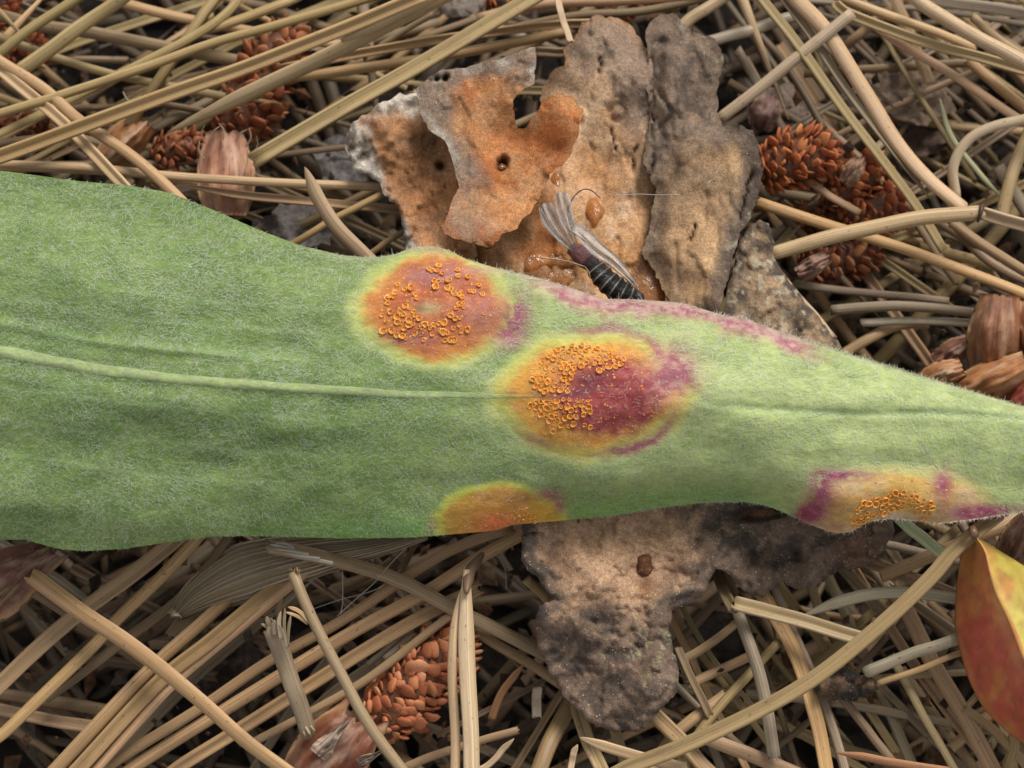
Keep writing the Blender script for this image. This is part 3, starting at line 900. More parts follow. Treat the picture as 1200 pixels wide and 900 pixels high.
def c_main(x, y, d):
    n1, n2 = fbm(x * .02, y * .02, 31, 5), fbm(x * .06, y * .045, 33, 4)
    c = mixc(TANB, PALEB, sm(.45, .65, n2) * .7)
    c = mixc(c, (.62, .34, .15), sm(.42, .62, n1) * sm(150, 230, y))
    grey = np.clip(sm(130, 60, y + (n2 - .5) * 90) + sm(700, 748, x + (n1 - .5) * 60) * sm(215, 120, y), 0, 1)
    c = mixc(c, GREYB, grey * .85)
    c = mixc(c, DARKB, sm(.58, .72, n2) * grey * .7)
    c = mixc(c, PALEB, blob(x, y, 672, 118, 26, 22) * .8)
    c = mixc(c, (.5, .17, .04), np.clip(blob(x, y, 640, 255, 22, 40) + blob(x, y, 625, 295, 40, 16), 0, 1) * .75)
    c = mixc(c, (.36, .2, .1), sm(9, 2, d) * .6)
    c = mixc(c, (.06, .04, .03), crack(x, y, CR_MAIN) * .7)
    return c


slab('bark_plate', [(640, 95), (650, 82), (662, 75), (660, 60), (672, 45), (682, 25), (700, 18), (725, 22), (742, 32), (750, 48), (762, 60), (800, 60), (830, 100), (850, 160),
                    (870, 200), (860, 280), (835, 370), (780, 420), (600, 400), (520, 340), (500, 280), (530, 230), (580, 200), (612, 184), (632, 158), (637, 130), (634, 112)],
     h_main, c_main, .16, M_BARK, ub, 2.5, 1.6, 5)


def h_scale(x, y, d):
    z = -.48 + (fbm(x * .014, y * .012, 41, 3) - .5) * .2 + (fbm(x * .07, y * .07, 42, 3) - .5) * .022 + terr(x, y, .018, .006, 44, 4, .02)
    z += .0006 * (x - 800) * sm(250, 100, y) - .06 * sm(200, 320, y) * sm(830, 780, x) - .05 * sm(24, 0, d) * sm(800, 775, x) - .06 * crack(x, y, CR_SCALE)
    z -= .05 * np.exp(-((x - 775 - (fbm(y * .03, 0, 9, 2) - .5) * 26) / 4) ** 2) * sm(60, 90, y) * sm(200, 150, y)
    rr = np.hypot((x - 777) / 9, (y - 50) / 6)
    z -= .05 * np.exp(-rr ** 2 * (.6 + fbm(x * .2, y * .2, 48, 2)))
    return z


def c_scale(x, y, d):
    n1, n2 = fbm(x * .022, y * .022, 51, 5), fbm(x * .07, y * .07, 52, 4)
    c = mixc((.42, .28, .165), (.54, .355, .20), sm(.4, .6, n1))
    grey = np.clip(sm(225, 120, y + (n1 - .5) * 130) + sm(28, 6, d + (n2 - .5) * 30) * sm(800, 830, x) + sm(24, 6, d + (n2 - .5) * 20) * sm(340, 300, y) * .5 + sm(30, 8, d + (n1 - .5) * 36) * .35, 0, 1)
    c = mixc(c, (.20, .15, .118), grey * .9)
    c = mixc(c, DARKB, np.clip(sm(.52, .66, n2) * grey * .9 + sm(16, 2, d + (n2 - .5) * 22) * sm(835, 860, x), 0, 1) * .8)
    c = mixc(c, (.42, .36, .27), sm(.62, .7, n2) * sm(18, 4, d) * .7)
    c = mixc(c, (.05, .035, .03), crack(x, y, CR_SCALE) * .75)
    return c


slab('bark_scale', [(757, 34), (766, 22), (778, 17), (790, 14), (800, 28), (815, 38), (835, 42), (848, 65), (846, 85), (840, 105), (841, 130), (847, 149), (866, 147), (884, 154), (889, 172),
                    (893, 200), (890, 228), (880, 250), (868, 274), (856, 312), (843, 364), (838, 385), (795, 372), (768, 320), (752, 296), (762, 262), (770, 222), (752, 190), (757, 165), (763, 130), (756, 100), (760, 75)],
     h_scale, c_scale, .11, M_BARK, ub, 2.4, 1.5, 8)


def h_tri(x, y, d):
    return -.52 + (fbm(x * .02, y * .02, 61, 3) - .5) * .18 + (fbm(x * .08, y * .08, 62, 3) - .5) * .03 + terr(x, y, .02, .014, 65, 6, .022) - .03 * np.exp(-d / 2) + .001 * (y - 340)


def c_tri(x, y, d):
    n1, n2 = fbm(x * .03, y * .03, 63, 5), fbm(x * .09, y * .09, 64, 4)
    c = mixc((.25, .185, .125), (.34, .24, .15), sm(.4, .6, n1))
    c = mixc(c, DARKB, np.clip(sm(.5, .62, n2) * .8 + sm(10, 2, d) * .5, 0, 1))
    return mixc(c, (.42, .38, .28), sm(.62, .68, fbm(x * .12, y * .12, 66, 3)) * .8)


slab('bark_scale', [(866, 283), (878, 265), (892, 257), (903, 266), (907, 283), (906, 298), (920, 325), (945, 355), (970, 385), (992, 412), (960, 430), (880, 410), (842, 385), (848, 362), (856, 325)],
     h_tri, c_tri, .13, M_BARK, ub, 2.4, 1.2, 12)


def h_orange(x, y, d):
    z = -.24 + (fbm(x * .016, y * .014, 71, 3) - .5) * .18 + (fbm(x * .06, y * .06, 72, 3) - .5) * .016 + terr(x, y, .016, .01, 75, 5, .016)
    z += .10 * blob(x, y, 660, 130, 40, 50) - .08 * blob(x, y, 600, 165, 40, 28) + .09 * blob(x, y, 545, 265, 40, 26)
    for cx, cy, r in ((588, 193, 7), (522, 91, 3), (512, 92, 2.5)):
        z -= .13 * np.exp(-(np.hypot(x - cx, (y - cy) * .8 + (x - cx) * .3) / (r * (.7 + .6 * fbm(x * .15, y * .15, 77, 2)))) ** 3)
    return z


def c_orange(x, y, d):
    n1, n2 = fbm(x * .025, y * .025, 73, 5), fbm(x * .08, y * .06, 74, 4)
    c = mixc((.47, .22, .09), (.44, .155, .05), sm(.4, .6, n1))
    c = mixc(c, (.52, .30, .16), sm(.52, .68, n2) * .6)
    c = mixc(c, (.40, .125, .035), np.clip(blob(x, y, 612, 165, 45, 14) + blob(x, y, 655, 190, 16, 40), 0, 1) * .7)
    lx = x - 488 + (n2 - .5) * 34
    left = np.clip(sm(62, 30, lx + np.clip(y - 150, 0, 60) * -.55) * sm(262, 190, y) + sm(26, 8, d + (n1 - .5) * 22) * sm(120, 80, y) + blob(x, y, 545, 262, 34, 20) * .7, 0, 1)
    c = mixc(c, (.25, .205, .165), left * .9)
    c = mixc(c, WHITEB, sm(.5, .64, n2) * left * sm(13, 5, d) * .7)
    hole = np.exp(-(np.hypot(x - 588, (y - 193) * .8 + (x - 588) * .3) / (6 * (.7 + .6 * fbm(x * .15, y * .15, 77, 2)))) ** 3) * .8
    return mixc(c, (.03, .018, .012), hole)


slab('bark_layer', [(488, 105), (505, 90), (520, 82), (545, 80), (560, 75), (590, 68), (615, 58), (628, 55), (628, 75), (625, 98), (612, 105), (601, 118), (603, 135), (605, 150), (615, 150), (625, 138),
                    (635, 122), (655, 108), (670, 115), (683, 132), (678, 155), (668, 185), (655, 195), (645, 205), (635, 225), (622, 248), (612, 258), (605, 268), (590, 275), (575, 290), (545, 283),
                    (520, 275), (518, 265), (530, 235), (538, 220), (530, 190), (522, 165), (505, 155), (492, 130)],
     h_orange, c_orange, .085, M_BARK_ORANGE, ub, 2.4, 1.3, 15)


def h_left(x, y, d):
    z = -.56 + (fbm(x * .02, y * .02, 81, 3) - .5) * .2 + (fbm(x * .09, y * .09, 82, 3) - .5) * .03 + terr(x, y, .022, .012, 85, 6, .024) - .04 * np.exp(-d / 3)
    z += .05 * np.exp(-((x - 448) / 14) ** 2)
    return z - .12 * np.exp(-(np.hypot((x - 516), (y - 195)) / 5.5) ** 2)


def c_left(x, y, d):
    n1, n2 = fbm(x * .03, y * .03, 83, 5), fbm(x * .1, y * .1, 84, 4)
    c = mixc((.48, .24, .11), (.40, .22, .12), sm(.4, .65, n1))
    edge = np.clip(sm(34, 18, x - 410 - np.clip(y - 180, -60, 110) * .48 + (n1 - .5) * 44) + sm(34, 10, y - 112 + (n1 - .5) * 20) * .9, 0, 1)
    c = mixc(c, (.31, .275, .23), edge)
    c = mixc(c, (.60, .56, .50), sm(.46, .6, n2) * edge)
    c = mixc(c, DARKB, sm(.44, .36, n2) * edge * .8)
    c = mixc(c, (.14, .08, .04), sm(530, 500, x) * blob(x, y, 505, 160, 14, 30) * .7)
    return mixc(c, (.05, .03, .02), np.exp(-(np.hypot((x - 516), (y - 195)) / 5) ** 2) * .8)


slab('bark_layer', [(404, 165), (410, 148), (430, 133), (450, 119), (470, 110), (490, 110), (500, 130), (515, 150), (530, 165), (545, 190), (548, 220), (545, 250), (560, 300), (530, 320), (500, 318), (476, 312),
                    (472, 270), (468, 245), (450, 226), (444, 212), (420, 205), (409, 190)],
     h_left, c_left, .11, M_BARK_ORANGE, ub, 2.4, 1.7, 18)


def dome(name, cx, cy, z, rx, ry, h, parent, mat, seed, n=18, irr=.9):
    """low irregular drop lying on a surface"""
    V, F = [], []
    rings = 7
    for i in range(rings + 1):
        t = i / rings
        for j in range(n):
            a = 2 * math.pi * j / n
            k = 1 + irr * (float(fbm(math.cos(a) * 1.3 + seed, math.sin(a) * 1.3, seed, 2)) - .5)
            r = math.cos(t * math.pi / 2) ** .6
            V.append(P(cx + rx * r * k * math.cos(a), cy + ry * r * k * math.sin(a), z + h * math.sin(t * math.pi / 2) - .03))
    for i in range(rings):
        for j in range(n):
            F.append([i * n + j, (i + 1) * n + j, (i + 1) * n + (j + 1) % n, i * n + (j + 1) % n])
    V = np.array(V)
    V, c = recentre(V)
    loc = c if parent is None else c - np.array(parent.location)
    return obj(name, mesh(name, V, F), mat, parent, loc)


for cx, cy, rx, ry, h, sd in ((697, 248, 11, 17, .07, 1), (752, 326, 28, 40, .07, 3), (650, 300, 40, 12, .03, 5), (618, 306, 26, 12, .035, 6), (645, 322, 50, 20, .03, 9), (652, 214, 7, 15, .03, 7)):
    z = float(h_main(np.array([cx]), np.array([cy]), np.array([50.]))[0])
    dome('resin_drop', cx, cy, z + .01, rx, ry, h, ub, M_RESIN, sd)
o = dome('resin_drop', 588, 196, -.33, 6, 5, .07, ub, M_RESIN, 8)

lb = thing('bark_piece', 'dark weathered bark piece with glittering grains poking out below the leaf', 'bark', P(760, 720, -1.0))


def h_low(x, y, d):
    z = -.70 + (fbm(x * .013, y * .013, 91, 3) - .5) * .34 + (fbm(x * .05, y * .05, 92, 4) - .5) * .03 + terr(x, y, .013, .016, 99, 7, .03) - .04 * np.exp(-d / 2.5)
    z += .10 * blob(x, y, 700, 680, 70, 60) - .00025 * np.clip(x - 850, 0, 200)
    step = sm(-4, 4, (y - 655) - (fbm(x * .04, 0, 93, 3) - .5) * 60) * sm(860, 890, x) * sm(950, 930, x)
    z -= .12 * step
    z -= .1 * np.exp(-(((x - 885) / 40) ** 2 + ((y - 603) / 9) ** 2) ** 2)
    return z


def c_low(x, y, d):
    n1, n2, n3 = fbm(x * .02, y * .02, 94, 5), fbm(x * .06, y * .06, 95, 4), fbm(x * .15, y * .15, 96, 3)
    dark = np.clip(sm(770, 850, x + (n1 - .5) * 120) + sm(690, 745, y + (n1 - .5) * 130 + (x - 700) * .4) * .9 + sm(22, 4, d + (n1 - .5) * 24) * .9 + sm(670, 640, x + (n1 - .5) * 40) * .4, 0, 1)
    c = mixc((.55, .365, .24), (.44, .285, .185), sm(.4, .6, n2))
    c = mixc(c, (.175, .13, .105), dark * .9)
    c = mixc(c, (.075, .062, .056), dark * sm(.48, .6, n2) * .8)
    c = mixc(c, (.42, .42, .25), sm(.55, .66, n3) * np.clip(blob(x, y, 770, 775, 34, 46) + blob(x, y, 720, 750, 30, 40) * .6, 0, 1) * sm(.45, .6, fbm(x * .4, y * .4, 100, 2)) * .7)
    c = mixc(c, (.33, .2, .11), sm(.35, .1, np.abs(((x - 890) / 40) ** 2 + ((y - 601) / 8) ** 2)) * .9)
    c = mixc(c, (.22, .09, .035), blob(x, y, 757, 688, 10, 14) * .8)
    c = mixc(c, (.22, .11, .07), blob(x, y, 1003, 645, 22, 18) * .6)
    return c


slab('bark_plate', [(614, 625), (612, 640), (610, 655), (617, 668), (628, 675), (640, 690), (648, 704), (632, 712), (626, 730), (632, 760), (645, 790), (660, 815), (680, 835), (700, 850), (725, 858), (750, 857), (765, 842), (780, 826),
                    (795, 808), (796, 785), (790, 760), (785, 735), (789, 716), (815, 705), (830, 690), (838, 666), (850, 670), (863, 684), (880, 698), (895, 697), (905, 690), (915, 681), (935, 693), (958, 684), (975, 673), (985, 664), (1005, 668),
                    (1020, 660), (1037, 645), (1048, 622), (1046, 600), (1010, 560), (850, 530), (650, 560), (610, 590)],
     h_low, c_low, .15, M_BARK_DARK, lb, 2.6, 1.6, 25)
z = float(h_low(np.array([755.]), np.array([662.]), np.array([50.]))[0])
o = dome('knot', 755, 662, z, 10, 14, .07, lb, M_BARK_DARK, 12, 28, .4)
A = o.data.attributes.new('col', 'FLOAT_COLOR', 'POINT')
A.data.foreach_set('color', np.tile(np.array([.14, .06, .03, 1], np.float32), len(o.data.vertices)))

# a small dark bark crumb under the olive stem
slab_c = slab('bark_crumb', [(950, 795), (965, 785), (985, 782), (1005, 787), (1022, 795), (1030, 808), (1012, 817), (990, 822), (968, 820), (955, 810)],
              lambda x, y, d: -.72 + (fbm(x * .05, y * .05, 97, 4) - .5) * .3 - .1 * np.exp(-d / 6),
              lambda x, y, d: mixc((.05, .043, .038), (.17, .11, .07), sm(.5, .65, fbm(x * .06, y * .06, 98, 4))), .2, M_BARK_DARK, None, 2.4, 2.5, 31)
tag(slab_c, 'small dark crumb of bark tucked under the olive stem', 'bark crumb')

# brown rotted leaf scraps and grey clods seen between the needles
SCRAPS = [
    ([(1012, 88), (1040, 72), (1075, 78), (1105, 100), (1120, 128), (1085, 150), (1050, 140), (1022, 118)], -1.35, (.19, .135, .095), 'brown rotted leaf scrap under the steep needle pair, upper'),
    ([(1045, 150), (1085, 140), (1110, 160), (1095, 180), (1060, 178)], -1.5, (.14, .095, .07), 'brown rotted leaf scrap below the larger scrap, beside the curled needle'),
    ([(300, 262), (330, 240), (370, 238), (395, 258), (385, 285), (345, 292)], -1.25, (.15, .13, .12), 'grey flat chip in the gap above the leaf, left of the pointed blade'),
    ([(366, 178), (390, 158), (425, 165), (440, 200), (420, 225), (382, 220)], -1.2, (.21, .19, .18), 'grey flat chip beside the whitish edge of the bark'),
    ([(885, 108), (925, 96), (950, 120), (945, 150), (905, 146)], -1.4, (.2, .15, .12), 'greyish scrap above the red cones next to the bark'),
    ([(215, 770), (250, 730), (290, 745), (320, 780), (270, 820), (230, 810)], -1.7, (.09, .065, .05), 'dark brown scrap deep under the three parallel needles'),
    ([(505, 0), (530, -20), (570, -10), (560, 15), (525, 22)], -1.2, (.22, .18, .15), 'greyish scrap at the top edge left of the short pale stub'),
    ([(985, 290), (1040, 285), (1075, 315), (1040, 335), (1000, 325)], -1.6, (.12, .085, .06), 'dark scrap under the lowest red cone'),
]
for k, (pl, z, c, lab) in enumerate(SCRAPS):
    o = slab('litter_scrap', pl, lambda x, y, d, z=z, k=k: z + (fbm(x * .03, y * .03, 110 + k, 4) - .5) * .3,
             lambda x, y, d, c=c, k=k: mixc(np.array(c) * .7, np.array(c) * 1.3, fbm(x * .08, y * .08, 130 + k, 3)), .05, M_GRIT, None, 4, 2.5, 140 + k)
    tag(o, lab, 'litter scrap', 'flat scraps between the needles')

# ------------------------------------------------------------------ the woolly leaf
TOP = parse('-420,330 -380,275 -300,225 -200,200 -100,193 0,200 40,205 90,212 150,217 200,226 250,246 300,268 350,287 400,299 436,302 464,298 480,291 494,288 512,289 528,294 544,303 574,312 640,328 689,344 704,350 '
            '750,351 800,355 843,368 873,373 910,387 960,403 1000,417 1067,437 1133,457 1200,477 1300,505 1400,522 1500,530')
BOT = parse('-420,350 -380,420 -300,505 -200,575 -100,615 0,633 27,632 50,638 67,643 97,646 147,643 187,637 247,629 287,628 400,631 480,630 520,627 580,622 600,615 624,613 660,610 720,604 780,594 827,589 873,588 897,592 '
            '920,601 932,607 957,618 978,625 997,624 1013,614 1025,610 1050,608 1100,614 1137,610 1200,600 1300,584 1400,570 1500,560')
MID = parse('-420,340 -300,362 -150,388 0,412 133,436 270,450 380,457 480,462 580,464 700,464 800,470 900,480 1000,486 1100,484 1200,490 1300,530 1500,545')


def curve(tab, x):
    t = np.array(tab)
    y = np.interp(x, t[:, 0], t[:, 1])
    k = np.array([.25, .5, .25])
    return y


def leaf_z(x, y):
    yt, yb, ym = curve(TOP, x), curve(BOT, x), curve(MID, x)
    up = np.clip((ym - y) / np.maximum(ym - yt, 1), 0, 1.2)
    dn = np.clip((y - ym) / np.maximum(yb - ym, 1), 0, 1.2)
    z = np.interp(x, [-420, 0, 300, 600, 900, 1200, 1500], [.25, .30, .22, .12, .08, .02, -.1])
    at = np.interp(x, [0, 300, 600, 900, 1200], [.16, .2, .10, .12, .14])
    ab = np.interp(x, [0, 300, 600, 800, 950, 1200], [.30, .40, .40, .40, .26, .18])
    z = z - at * up ** 2 - ab * dn ** 1.7
    # the margin rolls under between the spots
    z = z - .22 * sm(.62, 1.0, dn) ** 1.5 * sm(560, 700, x) * sm(1000, 900, x)
    # gentle swellings and hollows
    z = z + (fbm(x * .006, y * .011, 201, 3) - .5) * .14 + (fbm(x * .02, y * .035, 202, 3) - .5) * .016
    z = z + .03 * np.sin((y - ym) * .045 + x * .004) * sm(600, 100, x)
    # crease beside the midrib
    z = z - .022 * np.exp(-((y - ym - 10) / 14) ** 2) * sm(720, 500, x) + .012 * np.exp(-((y - ym) / 5) ** 2) * sm(520, 300, x)
    z = z + .02 * np.exp(-((y - (ym - 33)) / 6) ** 2) * sm(420, 250, x) - .015 * np.exp(-((y - ym) / 5) ** 2) * sm(800, 900, x)
    # the rust galls stand out as cushions
    for cx, cy, rx, ry, h in ((510, 360, 94, 68, .085), (694, 460, 116, 76, .09), (585, 604, 78, 40, .05), (1045, 588, 104, 48, .07)):
        r = np.hypot((x - cx) / rx, (y - cy) / ry)
        z = z + h * np.clip(1 - r * r, 0, 1) ** 1.25 - h * .25 * np.exp(-(r / .3) ** 2)
    return z


def ell(x, y, cx, cy, rx, ry, warp=.16, s=0, sc=.022):
    return np.hypot((x - cx) / rx, (y - cy) / ry) + (fbm(x * sc, y * sc, 300 + s, 4) - .5) * warp * 2


SPOTS = [(510, 361, 92, 69), (694, 462, 116, 76), (586, 612, 77, 46), (1052, 598, 118, 52)]


def leaf_col(x, y):
    yt, yb, ym = curve(TOP, x), curve(BOT, x), curve(MID, x)
    big, med, fine = fbm(x * .008, y * .012, 211, 4), fbm(x * .03, y * .05, 212, 4), fbm(x * .14, y * .22, 213, 3)
    g0, g1, g2 = np.array((.10, .172, .036)), np.array((.165, .245, .06)), np.array((.45, .53, .20))
    c = mixc(g0, g1, sm(.3, .66, big * .4 + med * .6))
    right = sm(380, 800, x + (big - .5) * 160 + (y - 450) * -.25)
    c = mixc(c, mixc(g1 * .4 + g2 * .6, g2, sm(.3, .7, med)), right * .92)
    c = mixc(c, (.13, .23, .045), sm(.55, .7, fbm(x * .012, y * .02, 215, 4)) * (1 - right) * .4)
    c = c * (.82 + .36 * fine)[..., None]
    # greener lower margin, with the shade of its rolled fold painted in
    c = mixc(c, (.16, .34, .06), sm(46, 8, yb - y) * sm(200, 520, x) * sm(960, 820, x) * .7)
    # faint side veins running along the blade
    for k, off in enumerate((-105, -70, -34, 40, 82, 120)):
        yy = ym + off * (1 + x * -.0003) + 4 * np.sin(x * .01 + k)
        c = mixc(c, (.27, .40, .16), np.exp(-((y - yy) / 2.6) ** 2) * .35 * sm(520, 300, x))
    c = mixc(c, (.36, .5, .24), np.exp(-((y - ym) / 3.5) ** 2) * sm(780, 840, x) * .35)
    # purple flush on the upper margin
    e = y - yt
    pur = sm(30, 8, e + (med - .5) * 30) * sm(590, 660, x) * sm(985, 920, x)
    c = mixc(c, mixc((.40, .10, .17), (.52, .30, .28), sm(.42, .66, fine)), pur * .95)
    c = mixc(c, (.42, .40, .27), sm(8, 2, e) * .4 * sm(300, 420, x))
    YG, YEL, ORG, BRN, PUR, CRIM = (.46, .50, .15), (.60, .40, .08), (.56, .185, .035), (.40, .09, .035), (.30, .05, .115), (.25, .012, .022)
    n, nf = fbm(x * .03, y * .03, 221, 4), fbm(x * .1, y * .1, 222, 3)
    dot = fbm(x * .3, y * .3, 223, 2)
    # spot 1: round, above the midrib
    r = ell(x, y, *SPOTS[0], .13, 1)
    c = mixc(c, YG, sm(1.16, .95, r) * .85)
    c = mixc(c, YEL, sm(1.0, .84, r + (nf - .5) * .12) * .7)
    c = mixc(c, ORG, sm(.94, .74, r + (nf - .5) * .2) * .95)
    c = mixc(c, mixc(BRN, (.50, .15, .05), sm(.4, .6, nf)), sm(.9, .5, r + (n - .5) * .5) * .92)
    c = mixc(c, (.34, .13, .15), np.clip(blob(x, y, 494, 323, 20, 9) + blob(x, y, 522, 322, 18, 12) + blob(x, y, 565, 368, 26, 22) * .8 + blob(x, y, 478, 398, 30, 8) * .7, 0, 1) * .8)
    c = mixc(c, (.36, .33, .17), blob(x, y, 503, 361, 14, 7) * .8)
    c = mixc(c, (.10, .08, .03), blob(x, y, 494, 360, 6, 5) * .6)
    c = mixc(c, PUR, np.clip(blob(x, y, 606, 365, 17, 22) + blob(x, y, 596, 392, 18, 14), 0, 1) * sm(.22, .5, nf) * .95)
    c = mixc(c, (.47, .25, .22), np.clip(blob(x, y, 508, 292, 26, 6) + blob(x, y, 565, 317, 30, 6) + blob(x, y, 600, 402, 18, 8), 0, 1) * .6)
    # spot 2: across the midrib, crimson heart
    r = ell(x, y, *SPOTS[1], .15, 2)
    c = mixc(c, YG, sm(1.14, .97, r) * .85)
    c = mixc(c, (.55, .47, .10), sm(1.0, .9, r) * .85)
    c = mixc(c, mixc((.68, .31, .035), (.56, .24, .05), sm(.35, .65, nf)), sm(.92, .72, r) * .95)
    c = mixc(c, (.48, .11, .05), sm(.78, .42, ell(x, y, 705, 458, 92, 58, .2, 3)) * .85)
    c = mixc(c, mixc((.25, .018, .03), (.34, .055, .06), sm(.4, .65, nf)), sm(1.2, .75, ell(x, y, 714, 466, 62, 46, .26, 4) + (nf - .5) * .5) * .95)
    c = mixc(c, (.15, .02, .035), np.clip(blob(x, y, 690, 448, 22, 14) + blob(x, y, 663, 463, 40, 7), 0, 1) * .75)
    c = mixc(c, CRIM, np.exp(-((y - 465) / 4.5) ** 2) * sm(680, 700, x) * sm(790, 760, x) * .95)
    c = mixc(c, (.25, .40, .12), np.exp(-((y - 466) / 2.5) ** 2) * sm(560, 580, x) * sm(640, 600, x) * .3)
    pr = ell(x, y, 694, 460, 104, 74, .06, 5)
    arc = np.exp(-((pr - 1.0 + (nf - .5) * .16) / .085) ** 2)
    c = mixc(c, PUR, arc * np.clip(blob(x, y, 710, 386, 44, 16) * .9 + blob(x, y, 770, 415, 26, 30) + blob(x, y, 745, 525, 42, 22) * 1.2 + blob(x, y, 775, 490, 18, 26) * .8 + blob(x, y, 625, 520, 26, 16) * .7, 0, 1) * .9)
    c = mixc(c, mixc((.34, .10, .135), (.46, .24, .21), sm(.38, .62, nf)), np.clip(blob(x, y, 790, 440, 28, 32) * sm(.25, .5, n) * 1.3, 0, 1))
    # spot 3: cut by the lower margin
    r = ell(x, y, *SPOTS[2], .13, 6)
    c = mixc(c, (.45, .47, .06), sm(1.1, .96, r) * .9)
    c = mixc(c, (.50, .26, .03), sm(.95, .8, r) * .95)
    c = mixc(c, (.36, .16, .05), np.exp(-((y - 583 - (nf - .5) * 10) / 8) ** 2) * sm(545, 570, x) * sm(640, 610, x) * .8)
    c = mixc(c, (.56, .11, .025), blob(x, y, 582, 614, 32, 17) * .95)
    c = mixc(c, (.62, .35, .03), blob(x, y, 640, 600, 18, 16) * .9)
    c = mixc(c, PUR, np.clip(blob(x, y, 643, 580, 14, 7) + blob(x, y, 656, 592, 6, 9), 0, 1) * .8)
    c = mixc(c, (.34, .2, .1), blob(x, y, 507, 617, 8, 12) * .6)
    # spot 4: on the lower margin near the tip
    r = ell(x, y, *SPOTS[3], .17, 7)
    c = mixc(c, (.50, .45, .17), sm(1.12, .95, r) * .85)
    c = mixc(c, mixc((.62, .36, .09), (.60, .40, .2), sm(.4, .6, n)), sm(.92, .75, r) * .9)
    c = mixc(c, (.40, .2, .07), np.clip(blob(x, y, 985, 590, 22, 16) + blob(x, y, 1010, 590, 30, 10), 0, 1) * .6)
    c = mixc(c, PUR, np.clip(blob(x, y, 963, 575, 15, 22) + blob(x, y, 990, 557, 32, 7) + blob(x, y, 948, 602, 18, 13) * 1.2 + blob(x, y, 1105, 568, 12, 20) + blob(x, y, 1140, 602, 30, 11) * 1.1
                             + blob(x, y, 1180, 598, 30, 6) * .8 + blob(x, y, 980, 618, 16, 6) * .5, 0, 1) * sm(.12, .42, nf) * 1.0)
    c = mixc(c, (.26, .02, .06), blob(x, y, 944, 603, 11, 10) * .9)
    c = mixc(c, (.35, .28, .30), blob(x, y, 1060, 606, 30, 4) * .6)
    return np.clip(c, .01, .9)


def spot_id(x, y):
    s_ = np.full(np.shape(x), -1)
    for k, (cx, cy, rx, ry) in enumerate(SPOTS):
        s_[np.hypot((x - cx) / rx, (y - cy) / ry) < 1.0] = k
    return s_


xs = np.r_[np.linspace(-418, -30, 50), np.arange(-26, 1226, 2.8), np.linspace(1230, 1498, 36)]
ROWS = 165
tt = np.linspace(0, 1, ROWS)
LX = np.repeat(xs[None], ROWS, 0)
LT, LBm = curve(TOP, xs), curve(BOT, xs)
ker = np.ones(5) / 5
LT = np.convolve(np.pad(LT, 2, 'edge'), ker, 'valid')
LBm = np.convolve(np.pad(LBm, 2, 'edge'), ker, 'valid')
LY = LT[None] + (LBm - LT)[None] * tt[:, None]
LZ = leaf_z(LX, LY)
LP = P(LX, LY, LZ)
LC = leaf_col(LX, LY)
du = np.gradient(LP, axis=1)
dv = np.gradient(LP, axis=0)
LN = np.cross(dv, du)
LN /= np.linalg.norm(LN, axis=-1)[..., None] + 1e-12
nr, nc = LX.shape
lidx = np.arange(nr * nc).reshape(nr, nc)
quads = np.stack([lidx[:-1, :-1], lidx[1:, :-1], lidx[1:, 1:], lidx[:-1, 1:]], -1).reshape(-1, 4)
qx = (LX[:-1, :-1] + LX[1:, 1:]).ravel() / 2
qy = (LY[:-1, :-1] + LY[1:, 1:]).ravel() / 2
qs = spot_id(qx, qy)
leaf = thing('woolly_leaf', 'large woolly grey green leaf with orange rust spots lying across the picture', 'leaf', P(600, 460, 0))
LLOC = np.array(leaf.location)
FP, FN, FC = LP.reshape(-1, 3), LN.reshape(-1, 3), LC.reshape(-1, 3)


def leaf_part(name, qsel, under=False, parent=leaf, thick=.04):
    use = np.unique(qsel)
    mp = np.full(nr * nc, -1)
    mp[use] = np.arange(len(use))
    v, nn, cc = FP[use], FN[use], FC[use]
    f = mp[qsel].tolist()
    if under:
        m = len(v)
        vb = FP - FN * thick
        base = m
        v = np.vstack([v, vb])
        nn = np.vstack([nn, -FN])
        cc = np.vstack([cc, np.clip(FC * .5 + np.array([.2, .25, .17]), 0, 1)])
        f += (quads[:, ::-1] + base).tolist()
        loop = np.r_[lidx[0, :-1], lidx[:-1, -1], lidx[-1, :0:-1], lidx[:0:-1, 0]]
        tv, tb = FP[loop] + FN[loop] * 0, vb[loop]
        k = len(loop)
        b2 = len(v)
        outw = np.array([0, 0, 0])
        v = np.vstack([v, tv, tb])
        rimn = np.cross(np.roll(tv, -1, 0) - np.roll(tv, 1, 0), FN[loop])
        rimn /= np.linalg.norm(rimn, axis=1)[:, None] + 1e-12
        nn = np.vstack([nn, rimn, rimn])
        cr = np.clip(FC[loop] * .9 + .03, 0, 1)
        cc = np.vstack([cc, cr, cr])
        f += [[b2 + j, b2 + (j + 1) % k, b2 + k + (j + 1) % k, b2 + k + j] for j in range(k)]
    me = mesh(name, v - LLOC, f, None, cc)
    if not under:
        me.normals_split_custom_set_from_vertices(nn.tolist())
    return obj(name, me, M_LEAF, parent)


blade = leaf_part('blade', quads[qs < 0], True)
spots = [leaf_part('rust_spot', quads[qs == k]) for k in range(4)]
for o, lab in zip(spots, ('round orange brown rust spot on the upper half of the leaf', 'largest rust spot, with a crimson heart, across the midrib',
                          'yellow orange rust spot cut off by the lower margin', 'tan and purple rust spot on the lower margin near the narrow end')):
    o['label'] = lab


def surf(px, py):
    """point and normal of the leaf at a photo pixel"""
    px, py = np.asarray(px, float), np.asarray(py, float)
    e = 2.0
    p0 = P(px, py, leaf_z(px, py))
    pu = P(px + e, py, leaf_z(px + e, py))
    pv = P(px, py + e, leaf_z(px, py + e))
    n = np.cross(pv - p0, pu - p0)
    return p0, n / (np.linalg.norm(n, axis=-1)[..., None] + 1e-12)


